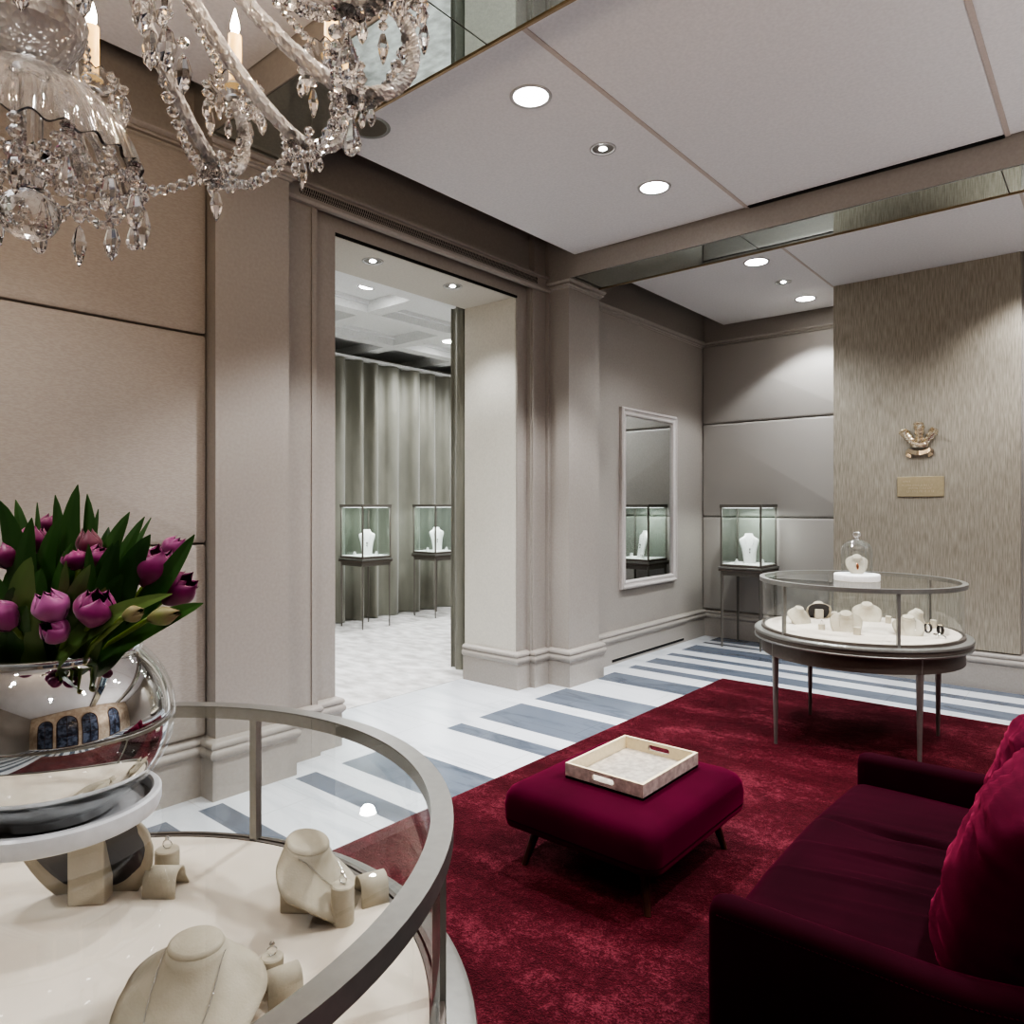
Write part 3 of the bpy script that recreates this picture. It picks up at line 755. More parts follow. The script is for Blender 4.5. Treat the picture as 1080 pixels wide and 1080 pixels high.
# far vitrine contents
def at_far(dx, dy): return (FV[0] + dx, FV[1] + dy, FZ)
FB = [((-.34, -.06), 60, 30, .85, 'leftmost beige bust on the far table, turned right'),
      ((-.32, .25), -150, 45, .85, 'beige bust at the back left of the far table showing its dark underside'),
      ((-.02, -.19), 15, 38, .95, 'beige bust facing front in the middle of the far table'),
      ((-.03, .33), 20, 30, .95, 'beige bust at the back centre of the far table'),
      ((.29, -.05), 20, 22, .9, 'beige bust standing upright just right of the far table post'),
      ((.30, .20), 80, 34, .95, 'long beige bust sloping to the right on the far table')]
for i, ((dx, dy), yw, tl, s, lab) in enumerate(FB):
    bust(lab, at_far(dx, dy), radians(yw), radians(tl), s, True, sup=(0, .03, .03, .028), lift=.115)
    if i in (2, 4): necklace('silver chain on the ' + ('front middle' if i == 2 else 'upright right') + ' bust of the far table', at_far(dx, dy), radians(yw), radians(tl), s, lift=.115, pend=False)
ring_block('beige ring post left of the middle bust on the far table', at_far(-.155, -.215), 0, .02, .035)
finger_ring('silver ring on the post left of the middle bust', (FV[0] - .155, FV[1] - .215, FZ + .044))
ring_block('beige ring post in front of the middle bust on the far table', at_far(.06, -.26), 0, .021, .045)
roll_stand('beige curved stand behind the dark-bottomed bust on the far table', at_far(-.24, .31), radians(30), .018, .05)
ring_block('beige post between the back centre bust and the right post', at_far(.10, .32), 0, .018, .045)
ring_block('beige post behind the sloping right-hand bust', at_far(.36, .30), 0, .018, .05)
def watch(label, loc, yaw):
    t = thing('wristwatch', label, 'watch', loc, yaw)
    bm = NB(); ln = 24; A = []; B = []
    for i in range(ln + 1):
        a = 2 * pi * i / ln; A.append(bm.verts.new((-.009, .024 * cos(a), .030 + .028 * sin(a)))); B.append(bm.verts.new((.009, .024 * cos(a), .030 + .028 * sin(a))))
    bridge(bm, A, B, close=False); obj('strap', bm, plain('dark_watch_strap', srgb(50, 46, 46), .5) if 'dark_watch_strap' not in MATS else MATS['dark_watch_strap'], t, True, mods=[('SOLIDIFY', dict(thickness=.003))])
    bm = NB(); lathe(bm, [(0, 0), (.015, 0), (.016, .004), (.013, .007), (0, .007)], 24, M=Matrix.Translation((0, 0, .057))); obj('case', bm, GOLD, t, 40)
    return t
watch('dark-strapped watch at the right of the far table, inner one', at_far(.37, .08), radians(60))
watch('dark-strapped watch at the right of the far table, outer one', at_far(.44, .05), radians(40))
bm = NB(); tube(bm, [at_far(.46 + .03 * cos(a), -.09 + .03 * sin(a))[:2] + (FZ + .004 + .02 * max(0, sin(a * .5)),) for a in [2 * pi * i / 20 for i in range(16)]], .004, 8)
tag(obj('bangle', bm, CHROME, None, True), 'open silver bangle at the right edge of the far table', 'bangle')

# glass dome on the far vitrine
DT = (-1.22, 4.72, 1.0345)
t = thing('glass_dome', 'clear glass bell dome with knob on a white round base on the far table', 'glass dome', DT)
bm = NB(); lathe(bm, [(0, 0), (.128, 0), (.130, .004), (.130, .034), (.126, .040), (0, .040)], 56); obj('base', bm, WHITE_L, t, 30)
bm = NB(); lathe(bm, [(.086, .041), (.088, .06), (.088, .18), (.084, .205), (.070, .226), (.045, .240), (.022, .248), (.012, .252)], 48); obj('bell', bm, DOME, t, True)
bm = NB(); lathe(bm, [(.012, .250), (.010, .258), (.014, .264), (.022, .274), (.023, .284), (.016, .295), (0, .299)], 24); obj('knob', bm, CRYSTAL, t, True)
bd = (DT[0], DT[1], DT[2] + .041)
bust('small beige bust inside the clear glass dome', bd, radians(18), radians(42), .66, True, sup=(0, .03, .025, .02), lift=.155, neck=.040, mat=SUEDE, under=False)
t = thing('pendant_necklace', 'rose gold drop necklace on the bust inside the glass dome', 'necklace', bd, radians(18))
bm = NB(); tube(bm, [(.028 * cos(a), -.062 + .012 * abs(cos(a)), .062 + .030 * abs(cos(a))) for a in [pi + pi * i / 16 for i in range(17)]], .0012, 6); obj('chain', bm, GOLD, t)
bm = NB(); gem(bm, (0, -.066, .048), .008, .022, 8); obj('pendant', bm, plain('rose_gold', srgb(214, 150, 110), .2, 1), t)

# ------------------------------------------------------------------ tall showcases
def showcase(label, x, y, foot, yaw=0):
    t = thing('glass_showcase', label, 'showcase', (x, y, foot), yaw)
    h = .205
    for sx in (-1, 1):
        for sy in (-1, 1):
            bm = NB(); tube(bm, [(sx * h, sy * h, .79 - foot), (sx * h, sy * h, 0)], [.018, .010], 4, twist=0)
            obj('leg', bm, CASE_M, t)
            bm = NB(); box(bm, sx * (h + .005) - .008, sx * (h + .005) + .008, sy * (h + .005) - .008, sy * (h + .005) + .008, .865 - foot, 1.465 - foot); obj('corner_post', bm, CASE_M, t)
    bm = bbox(-h - .01, h + .01, -h - .01, h + .01, .755 - foot, .80 - foot, .002); obj('apron', bm, CASE_M, t)
    bm = bbox(-.235, .235, -.235, .235, .80 - foot, .822 - foot, .004); obj('lower_plate', bm, BRONZE_D, t)
    bm = bbox(-.238, .238, -.238, .238, .826 - foot, .846 - foot, .004); obj('base_plate', bm, BRONZE, t)
    bm = bbox(-.220, .220, -.220, .220, .846 - foot, .868 - foot, .003); obj('case_frame', bm, BRONZE_D, t)
    bm = bbox(-.205, .205, -.205, .205, .868 - foot, .876 - foot, .002); obj('deck', bm, WHITE_L, t)
    for ax in (0, 1):
        for s in (-1, 1):
            bm = NB()
            if ax: box(bm, -h, h, s * (h + .006) - .002, s * (h + .006) + .002, .87 - foot, 1.465 - foot)
            else: box(bm, s * (h + .006) - .002, s * (h + .006) + .002, -h, h, .87 - foot, 1.465 - foot)
            obj('glass_pane', bm, PANE_V, t)
    bm = bbox(-.225, .225, -.225, .225, 1.465 - foot, 1.50 - foot, .003); obj('top_frame', bm, CASE_M, t)
    bm = NB(); box(bm, -.19, .19, -.19, .19, 1.461 - foot, 1.464 - foot); obj('lamp_strip', bm, emit('case_lamp_glow', (1, 1, 1), 2.5) if 'case_lamp_glow' not in MATS else MATS['case_lamp_glow'], t)
    ld = bpy.data.lights.new('case_lamp', 'AREA'); ld.energy = 3; ld.size = .30; ld.color = (1, 1, 1)
    lo = bpy.data.objects.new('case_lamp', ld); C.objects.link(lo); lo.location = (x, y, 1.455)
    return t
def white_bust(label, loc, yaw):
    t = thing('white_necklace_bust', label, 'jewellery display', loc, yaw)
    prof = [(0, .062), (.04, .064), (.10, .07), (.16, .08), (.20, .092), (.232, .100), (.250, .100), (.262, .088), (.278, .058), (.290, .046), (.305, .042), (.315, .040)]
    bm = NB(); rows = []
    for z, w in prof:
        d = .030 * (1 - .35 * z / .3); lean = -.02 + .06 * (z / .3) ** 1.2
        rows.append([bm.verts.new((w * math.copysign(abs(cos(a)) ** .8, cos(a)), lean + d * math.copysign(abs(sin(a)) ** .9, sin(a)) * (1 if sin(a) < 0 else .5), z)) for a in [2 * pi * i / 32 for i in range(32)]])
    for A, B in zip(rows, rows[1:]): bridge(bm, A, B)
    bm.faces.new(rows[-1]); bm.faces.new(rows[0][::-1])
    obj('body', bm, WHITE_L, t, 55)
    return t
def case_set(x, y, yaw, where):
    z = .876
    white_bust('white necklace bust inside the ' + where, (x, y + .02, z), yaw)
    t = thing('pendant_necklace', 'fine pendant necklace on the white bust in the ' + where, 'necklace', (x, y + .02, z), yaw)
    bm = NB(); tube(bm, [(.045 * cos(a), -.022 - .0 * sin(a) + .012, .262 + .10 * sin(a)) for a in [pi + pi * i / 20 for i in range(21)]], .0012, 6); obj('chain', bm, CHROME, t)
    bm = NB(); gem(bm, (0, -.030, .150), .010, .014, 8); gem(bm, (0, -.032, .118), .008, .011, 8); obj('pendant', bm, STEEL, t)
    for k, (dx, nm) in enumerate(((-.13, 'left'), (.13, 'right'))):
        q = Matrix.Rotation(yaw, 3, 'Z') @ Vector((dx, -.06, 0))
        s = thing('earring_stand', 'small white earring stand %s of the bust in the %s' % (nm, where), 'jewellery display', (x + q.x, y + q.y, z), yaw)
        bm = NB(); lathe(bm, [(0, 0), (.030, 0), (.030, .006), (.02, .012), (.016, .045), (.0, .05)], 24); obj('stand_body', bm, WHITE_L, s, 40)
        bm = NB(); gem(bm, (-.014, -.014, .04), .007, .008, 8); gem(bm, (.014, -.014, .04), .007, .008, 8); obj('earring_pair', bm, STEEL, s)
showcase('square glass showcase on slim legs in the far corner of the room', -2.975, 7.39, 0)
case_set(-2.975, 7.39, radians(30), 'far corner showcase')
showcase('left glass showcase on slim legs before the inner room curtain', -7.06, 5.55, .005)
case_set(-7.06, 5.55, radians(50), 'left inner room showcase')
showcase('right glass showcase on slim legs before the inner room curtain', -7.04, 6.72, .005)
case_set(-7.04, 6.72, radians(60), 'right inner room showcase')

# ------------------------------------------------------------------ ottoman and tray
OT = (-1.57, 2.60)
t = thing('ottoman', 'plum velvet ottoman on splayed walnut legs on the burgundy rug', 'ottoman', (OT[0], OT[1], RZ))
bm = NB(); hx, hy = .355, .405
rloft(bm, [(.175, hx - .02, hy - .02, .05), (.178, hx - .004, hy - .004, .06), (.20, hx, hy, .06), (.255, hx + .004, hy + .004, .065), (.295, hx - .002, hy - .002, .065),
           (.318, hx - .015, hy - .015, .065), (.334, hx - .04, hy - .04, .065), (.345, hx - .09, hy - .09, .06), (.352, hx - .17, hy - .17, .05), (.355, hx - .28, hy - .28, .04)], n=8)
obj('cushion', bm, VELVET, t, True)
bm = NB(); pts = [(x, y, .3) for x, y in rrect(hx - .0, hy - .0, .065, 8)]; pts.append(pts[0]); tube(bm, [(x, y, z - .095) for x, y, z in pts], .003, 6, cap=False); obj('piping', bm, VELVET_D, t, True)
for sx in (-1, 1):
    for sy in (-1, 1):
        bm = NB(); tube(bm, [(sx * (hx - .115), sy * (hy - .125), .185), (sx * (hx - .07), sy * (hy - .075), 0)], [.021, .012], 16); obj('leg', bm, WALNUT, t, 40)
TB = (-1.555, 2.625, RZ + .353)
t = thing('serving_tray', 'square silver leather tray with cut-out handles on the velvet ottoman', 'tray', TB)
tx, ty, th = .182, .233, .058
bm = NB(); box(bm, -tx, tx, -ty, ty, 0, .008); obj('base', bm, TRAY_S, t)
def tray_side(ax, sgn, handle):
    bm = NB(); hw = ty if ax == 'x' else tx - .012; tk = .012
    if handle:   # plank with a stadium hole
        outer = [(-hw, 0), (hw, 0), (hw, th), (-hw, th)]; inner = []
        for cx, a in ((.040, -pi / 2), (-.040, pi / 2)):
            for i in range(9): inner.append((cx + .0115 * cos(a + pi * i / 8), .034 + .0115 * sin(a + pi * i / 8)))
        eds = []
        for loop in (outer, inner):
            vs = [bm.verts.new((0, x, z)) for x, z in loop]
            eds += [bm.edges.new((vs[k], vs[(k + 1) % len(vs)])) for k in range(len(vs))]
        bmesh.ops.triangle_fill(bm, edges=eds, use_beauty=True)
        r = bmesh.ops.extrude_face_region(bm, geom=bm.faces[:]); bmesh.ops.translate(bm, vec=(tk, 0, 0), verts=[q for q in r['geom'] if isinstance(q, bmesh.types.BMVert)])
    else:
        box(bm, 0, tk, -hw, hw, 0, th)
    if ax == 'x': M = Matrix.Translation((sgn * tx - (tk if sgn > 0 else 0), 0, .0))
    else: M = Matrix.Translation((0, sgn * ty - (tk if sgn > 0 else 0), 0)) @ Matrix.Rotation(pi / 2, 4, 'Z') @ Matrix.Translation((0, 0, 0)) @ Matrix.Diagonal((1, 1, 1, 1))
    bmesh.ops.transform(bm, matrix=M, verts=bm.verts[:]); return bm
for ax, s, h in (('x', -1, 0), ('x', 1, 0), ('y', -1, 1), ('y', 1, 1)):
    obj('side', tray_side(ax, s, h), TRAY_S, t)
bm = NB(); rings = [[bm.verts.new((sx * (tx - i), sy * (ty - i), z)) for sx, sy in ((-1, -1), (1, -1), (1, 1), (-1, 1))] for i, z in ((0, th), (0, th + .002), (.012, th + .002), (.0125, .0085 + .024))]
bridge(bm, rings[0], rings[1]); bridge(bm, rings[1], rings[2]); obj('rim', bm, TRAY_C, t)
bm = NB()
box(bm, -tx + .012, -tx + .0135, -ty + .012, ty - .012, .008, th); box(bm, tx - .0135, tx - .012, -ty + .012, ty - .012, .008, th)
for s in (-1, 1):
    y0, y1 = sorted((s * (ty - .012), s * (ty - .0135)))
    box(bm, -tx + .012, -.052, y0, y1, .008, th); box(bm, .052, tx - .012, y0, y1, .008, th)
    box(bm, -.052, .052, y0, y1, .008, .022); box(bm, -.052, .052, y0, y1, .046, th)
obj('lining', bm, TRAY_C, t)

# ------------------------------------------------------------------ sofa
SX, SY0, SY1 = -.755, 1.605, 2.985
t = thing('sofa', 'dark burgundy velvet two-seat sofa in the right foreground', 'sofa', (-.3, 2.28, RZ))
oy, ox = 2.28, -.3
def rel(bm): bmesh.ops.translate(bm, vec=(-ox, -oy, -RZ), verts=bm.verts[:]); return bm
def arm(y0, y1):
    bm = NB(); rows = []; yc = (y0 + y1) / 2; hy = (y1 - y0) / 2
    us = [0, .004, .012, .025, .045] + [.045 + .955 * k / 16 for k in range(1, 17)]
    for u in us:
        x = SX + u * .86
        zt = .555 + .012 * u + .10 * max(0, (u - .55) / .45) ** 1.8
        e = min(1, u / .045); ins = .030 * (1 - sqrt(max(0, 1 - (1 - e) ** 2)))
        zb = .195 + ins; z1 = zt - ins; h = hy - ins; r = min(.026, h * .9)
        sec = [(-h + .006, zb), (-h, zb + .02), (-h, z1 - r), (-h + r * .3, z1 - r * .3), (-h + r, z1), (0, z1 + .004), (h - r, z1), (h - r * .3, z1 - r * .3), (h, z1 - r), (h, zb + .02), (h - .006, zb)]
        rows.append([bm.verts.new((x, yc + y, z)) for y, z in sec])
    for A, B in zip(rows, rows[1:]): bridge(bm, A, B)
    for R_ in (rows[0], rows[-1]):
        n = len(R_)
        for k in range(n // 2):
            q = [R_[k], R_[k + 1], R_[n - 2 - k], R_[n - 1 - k]]; u_ = []
            for v in q:
                if v not in u_: u_.append(v)
            if len(u_) > 2:
                try: bm.faces.new(u_)
                except ValueError: pass
    return rel(bm)
obj('armrest', arm(SY0, SY0 + .085), VELVET_D, t, 60)
obj('armrest', arm(SY1 - .085, SY1), VELVET_D, t, 60)
bm = NB(); box(bm, SX + .02, .11, SY0 + .02, SY1 - .02, .20, .34); bevel_all(bm, .02, 3); obj('seat_base', rel(bm), VELVET_D, t, 40)
# seat: one mattress with a crease and creased fabric
bm = NB(); x0, x1, y0, y1 = SX - .02, -.02, SY0 + .088, SY1 - .088
def seat_fn(u, v):
    x = x0 + (x1 - x0) * u; y = y0 + (y1 - y0) * v
    e = min(1, min(u, 1.0) / .10); ev = min(1, min(v, 1 - v) / .05)
    z = .375 + .095 * (1 - (1 - e) ** 2.2) ** .5 * (1 - .3 * (1 - ev) ** 2)
    z += .012 * sin(pi * v) - .022 * math.exp(-((y - 2.44) / .018) ** 2) * min(1, u * 3)
    z += .006 * noise.noise(Vector((x * 3, y * 5, 1))) 
    w = noise.noise(Vector((x * 2.2, (y - x * .18) * 26, 3.3)))
    z += .024 * max(0, w) * math.exp(-((y - 2.25) / .30) ** 2) * min(1, u * 4)
    z += .013 * math.exp(-(((y - 2.02 - .15 * u)) / .012) ** 2) * min(1, u * 3) + .015 * math.exp(-(((y - 2.20 - .12 * u)) / .014) ** 2) * min(1, u * 3)
    x += -.012 * sin(pi * v) * (1 - u)
    return (x, y, z)
V = grid_surface(bm, 70, 120, seat_fn)
# front skirt
front = [V[0][j] for j in range(121)]; prev = front
for dz, dx in ((-.03, -.010), (-.08, -.010), (-.13, -.004), (-.17, .012)):
    row = [bm.verts.new((v.co.x + dx, v.co.y, v.co.z + dz)) for v in front]; bridge(bm, prev, row, close=False); prev = row
for edge in ([V[i][0] for i in range(71)], [V[i][120] for i in range(71)]):
    row = [bm.verts.new((v.co.x, v.co.y, .30)) for v in edge]; bridge(bm, edge, row, close=False)
obj('seat_cushion', rel(bm), VELVET_D, t, True)
bm = NB(); box(bm, -.01, .13, SY0 + .04, SY1 - .04, .20, .80); bevel_all(bm, .045, 4); obj('backrest', rel(bm), VELVET_D, t, 60)
# stitched seam along the near arm
bm = NB()
for i in range(90):
    u = i / 90; x = SX + .03 + u * .82; uu = u * .82 / .86 + .035; z = .555 + .012 * uu + .10 * max(0, (uu - .55) / .45) ** 1.8
    box(bm, x, x + .005, SY0 - .0012, SY0 + .001, z - .030, z - .028)
obj('stitching', rel(bm), VELVET_C, t)
for x in (SX + .08, .05):
    for y in (SY0 + .08, SY1 - .08):
        bm = NB(); tube(bm, [(x, y, .21), (x - (.02 if x < -.3 else -.02), y + (-.02 if y < 2.2 else .02), RZ)], [.024, .014], 14); obj('leg', rel(bm), WALNUT, t, 40)
def pillow(label, c, w, h, th, M, seed, mat):
    bm = NB(); n = 34
    def prof(u, v): return (max(0, 1 - abs(u) ** 2.6) * max(0, 1 - abs(v) ** 2.6)) ** .42
    for side in (1, -1):
        def fn(a, b):
            u, v = a * 2 - 1, b * 2 - 1
            k = 1 - .05 * (u * u * v * v)
            p_ = prof(u, v)
            z = side * th * p_
            wr = noise.noise(Vector((u * 2.5 + seed, v * 9 + 2 * u, side * 3 + seed)))
            z += side * .026 * wr * min(1, p_ * 2) * (.4 + abs(v))
            pin = 1 - .06 * (1 - abs(v)) * abs(u) ** 6
            return Vector((u * w * k * pin, z, v * h * k))
        grid_surface(bm, n, n, fn)
    bmesh.ops.remove_doubles(bm, verts=bm.verts[:], dist=.0008)
    bmesh.ops.transform(bm, matrix=M, verts=bm.verts[:])
    o = obj('sofa_cushion', bm, mat, None, True, loc=c); tag(o, label, 'cushion'); return o
RY = Matrix.Rotation(radians(-90), 4, 'Z')
pillow('plump wine velvet back cushion at the near end of the sofa', (-.165, 2.03, .66), .33, .235, .135, Matrix.Rotation(radians(20), 4, 'Y') @ RY, 1.3, VELVET_C)
pillow('wine velvet back cushion at the far end of the sofa', (-.17, 2.62, .665), .27, .24, .125, Matrix.Rotation(radians(18), 4, 'Y') @ RY, 5.1, VELVET_C)

# ------------------------------------------------------------------ vase, vase tray and tulips
VC = (-1.134, .350); GT = 1.0605
t = thing('vase_tray', 'white round lipped tray under the silver vase on the near table', 'tray', (VC[0], VC[1], GT))
bm = NB(); lathe(bm, [(0, 0), (.126, 0), (.131, .003), (.134, .012), (.134, .026), (.131, .029), (.124, .029), (.121, .026), (.120, .012), (.112, .008), (0, .008)], 96); obj('dish', bm, STONE_W, t, 40)
VB = (VC[0], VC[1], GT + .009)
t = thing('flower_vase', 'mirror-silvered globe vase holding the tulips', 'vase', VB)
def vprof(off=0):
    p_ = [(.0, .0), (.062, .0), (.076, .004)]
    R, zc, a0 = .146, .128, -1.05
    for i in range(29):
        a = -1.03 + (1.03 + .80) * i / 28; p_.append(((R + off) * cos(a) ** .92, zc + (.128) * sin(a) * 1.03))
    return p_
VP = vprof(); RIM = VP[-1]
bm = NB(); lathe(bm, VP + [(RIM[0] + .003, RIM[1] + .008)], 128)
SILV = plain('vase_silvering', (.86, .85, .84), .01, 1)
obj('silvered_body', bm, SILV, t, True)
bm = NB(); lathe(bm, [(RIM[0] - .002, RIM[1] + .004), (RIM[0] + .001, RIM[1] + .010), (RIM[0] + .005, RIM[1] + .011), (RIM[0] + .006, RIM[1] + .007), (RIM[0] + .004, RIM[1])], 128); obj('glass_lip', bm, DOME, t, True)
bm = NB(); lathe(bm, [(r + .0055 + .002 * sin(pi * i / len(VP)), z) for i, (r, z) in enumerate(VP) if i > 3], 128); obj('glass_wall', bm, pane_mat('vase_outer_glass', (.97, .98, .98), .02), t, True)
bm = NB(); tube(bm, [(.1478 * cos(a), .1478 * sin(a), .128) for a in [2 * pi * i / 96 for i in range(97)]], .0009, 6, cap=False); obj('waist_line', bm, BRONZE_D, t)

RT, DP = Vector((cos(TH), sin(TH), 0)), Vector((-sin(TH), cos(TH), 0))
VO = Vector((VC[0], VC[1], 1.5))
MM = .001318
def W(px, py, d=0.0):
    """bouquet frame in vase millimetres: right of the axis, height, depth"""
    f = 1 + d / .993
    return VO + RT * ((px - 55) * MM * f + (f - 1) * -.639 * 1.0) + DP * d + Vector((0, 0, (532 - py) * MM * f))
def bez(a, b, c, n):
    return [a * (1 - s) ** 2 + b * 2 * s * (1 - s) + c * s * s for s in [i / n for i in range(n + 1)]]
MOUTH = Vector((VB[0], VB[1], VB[2] + RIM[1]))
def leaf_bm(base, tip, width, bend, fold=.25, side=None):
    bm = NB(); axis = tip - base; ln = axis.length; ctrl = base + axis * .5 + bend
    pts = bez(base, ctrl, tip, 16)
    rows = []
    sd0 = side or RT
    for i, p_ in enumerate(pts):
        s = i / 16; tg = (pts[min(i + 1, 16)] - pts[max(i - 1, 0)]).normalized()
        sd = (sd0 - tg * sd0.dot(tg)).normalized(); nm = tg.cross(sd)
        w = width * 1.16 * (sin(pi * min(1, (s * .80 + .20))) ** .62) * (1 if s < .98 else .3)
        if i == 16: w = .0006
        rows.append([bm.verts.new(p_ + sd * w * q + nm * (abs(q) * w * fold + .05 * w * sin(s * 9 + q * 3))) for q in (-1, -.6, -.2, 0, .2, .6, 1)])
    for A, B in zip(rows, rows[1:]): bridge(bm, A, B, close=False)
    return bm
def bloom_bm(base, up, h, r, openness, seed):
    bm = NB(); up = up.normalized(); rnd = random.Random(seed)
    x = up.cross(Vector((.3, .9, .1))).normalized(); y = up.cross(x)
    for layer, (cnt, rs, hs, ph) in enumerate(((3, .86, .97, 0), (3, 1.0, 1.0, pi / 3))):
        for k in range(cnt):
            a0 = ph + 2 * pi * k / cnt + rnd.uniform(-.1, .1); hh = h * hs * rnd.uniform(.94, 1.06); op = openness * rnd.uniform(.7, 1.4)
            def fn(u, v):
                q = v * 2 - 1; half = 1.18 * (max(0, 1 - max(0, (u - .45) / .56) ** 2.6) ** .6) * min(1, .45 + u * 1.6)
                rr = r * rs * (sin(pi * (.06 + .74 * min(1, u * 1.08))) ** .72) * (1 + op * max(0, u - .55) * 1.6)
                rr = rr * (1 - .07 * q * q) + .0007 * layer
                a = a0 + q * half * .92
                hz = hh * (u - .13 * q * q * u * u - .06 * u * u * u)
                return base + (x * cos(a) + y * sin(a)) * rr + up * hz
            grid_surface(bm, 12, 8, fn)
    return bm
# (bloom px, py, depth, direction right/up/depth, height mm, radius mm, openness, material, label, leaves[(tip px,py,d,width, bend)])
T = [
 ((50, 640, -.13), (-.25, .9, -.3), .044, .021, .0, PETAL_P, 'pale pink tulip low at the front left of the bouquet'),
 ((54, 666, -.13), (-.2, .5, -.6), .036, .017, .0, PETAL_P, 'small mauve tulip hanging just below the pale front one'),
 ((97, 642, -.12), (.35, .85, -.2), .048, .024, .1, PETAL, 'magenta tulip at the front centre above the vase rim'),
 ((91, 574, .0), (-.1, 1, 0), .048, .0165, -.1, PETAL_D, 'closed plum tulip rising behind the centre leaves'),
 ((103, 587, -.02), (.5, .9, 0), .034, .018, .1, PETAL, 'half hidden magenta tulip just right of the closed plum one'),
 ((76, 590, -.03), (-.3, 1, 0), .030, .017, .2, PETAL, 'half hidden magenta tulip left of the bouquet centre'),
 ((160, 597, -.03), (.35, .95, 0), .062, .028, .35, PETAL, 'wide open magenta tulip at the upper right'),
 ((181, 577, .05), (.75, .75, 0), .042, .016, -.1, PETAL_P, 'pink tulip bud behind the wide open one'),
 ((187, 622, -.02), (.85, .6, 0), .056, .023, .35, PETAL, 'open magenta tulip leaning out at the far right'),
 ((31, 568, .02), (.2, 1, 0), .046, .020, .0, PETAL, 'magenta tulip behind leaves at the upper left'),
 ((6, 585, -.02), (-.5, .9, -.1), .044, .021, .1, PETAL, 'magenta tulip at the left edge of the photo'),
 ((-2, 650, -.12), (-.6, .8, -.2), .042, .020, .0, PETAL_P, 'mauve tulip low at the left edge of the photo'),
 ((50, 553, .10), (.3, 1, .1), .036, .016, .0, PETAL, 'small magenta tulip at the back of the bouquet'),
 ((139, 648, -.14), (.95, .30, -.1), .030, .010, -.2, BUD, 'thin green and plum bud under the long front leaf'),
 ((172, 650, -.10), (.97, .20, 0), .044, .012, -.25, BUD, 'pale green closed bud reaching out at the lower right'),
 ((-40, 560, .0), (-.5, .9, 0), .050, .024, .1, PETAL, 'magenta tulip outside the frame at the far left'),
 ((-70, 610, -.05), (-.8, .6, 0), .050, .024, .2, PETAL, 'magenta tulip drooping outside the frame at the left'),
]
LV = [  # tip, width(m), bend(right, up), light?, owner, base px, depth of tip
 ((79, 511), .0175, (-.025, .01), 0, 3, (78, 692), .02), ((89, 521), .013, (.02, 0), 0, 3, (85, 690), .03), ((55, 522), .013, (.02, 0), 0, 12, (58, 690), .02),
 ((13, 527), .015, (.015, 0), 0, 9, (40, 690), .05), ((-4, 528), .018, (.03, .02), 0, 10, (22, 695), -.03), ((36, 530), .007, (0, 0), 0, 12, (50, 690), .06),
 ((101, 537), .008, (.0, 0), 0, 12, (80, 690), .08), ((134, 540), .016, (-.03, .01), 0, 6, (92, 690), .02), ((150, 545), .013, (-.03, .01), 0, 6, (105, 690), .05),
 ((156, 564), .0185, (-.012, .02), 0, 6, (108, 692), -.06), ((203, 564), .016, (.006, -.006), 0, 7, (128, 684), -.05), ((122, 570), .014, (-.005, .01), 0, 4, (105, 692), -.07),
 ((116, 573), .011, (-.02, .01), 0, 4, (92, 692), -.05), ((73, 572), .012, (-.02, .01), 0, 5, (62, 692), -.04), ((57, 548), .016, (-.02, .01), 0, 9, (42, 692), .0),
 ((30, 546), .016, (-.012, .01), 0, 9, (26, 695), -.04), ((29, 588), .0185, (-.03, .01), 1, 0, (38, 693), -.13), ((10, 620), .019, (-.008, .02), 0, 0, (36, 696), -.12),
 ((66, 592), .009, (-.005, 0), 1, 1, (78, 694), -.125), ((92, 596), .012, (-.02, .01), 1, 2, (74, 694), -.13), ((90, 574), .010, (.01, .01), 0, 5, (90, 692), -.06),
 ((179, 627), .012, (-.035, .028), 1, 13, (50, 688), -.14), ((212, 637), .014, (-.01, .018), 0, 14, (98, 692), -.10), ((-20, 600), .02, (.01, .02), 0, 11, (12, 698), -.08),
 ((110, 562), .010, (0, .01), 0, 4, (96, 692), .03), ((157, 546), .007, (-.02, .01), 0, 7, (110, 690), .10),
 ((-60, 540), .018, (0, .02), 0, 15, (10, 695), .02), ((-95, 590), .018, (0, .03), 0, 16, (-5, 697), .0), ((24, 640), .014, (-.01, .02), 0, 11, (20, 697), -.12),
]
LV += [((18, 560), .017, (.01, .01), 0, 9, (30, 692), .08), ((66, 545), .016, (0, .01), 0, 12, (64, 692), .09), ((112, 556), .016, (.0, .01), 0, 4, (88, 692), .11), ((142, 580), .017, (-.01, .01), 0, 6, (104, 692), .0),
 ((40, 600), .018, (-.01, .01), 0, 9, (40, 694), -.05), ((84, 604), .017, (.01, .01), 0, 3, (80, 694), -.04), ((126, 606), .017, (-.01, .01), 0, 2, (100, 692), -.08), ((108, 620), .014, (.0, .0), 1, 2, (90, 694), -.105),
 ((6, 600), .018, (.0, .01), 0, 10, (20, 696), .03), ((150, 630), .014, (-.015, .01), 0, 13, (112, 690), -.03), ((60, 640), .016, (-.01, .01), 0, 1, (58, 696), -.10), ((176, 600), .014, (-.01, .02), 0, 8, (120, 688), .05),
 ((-12, 660), .016, (.0, .02), 0, 11, (6, 698), -.11), ((128, 545), .010, (-.01, .01), 0, 7, (100, 690), .12)]
tul = []
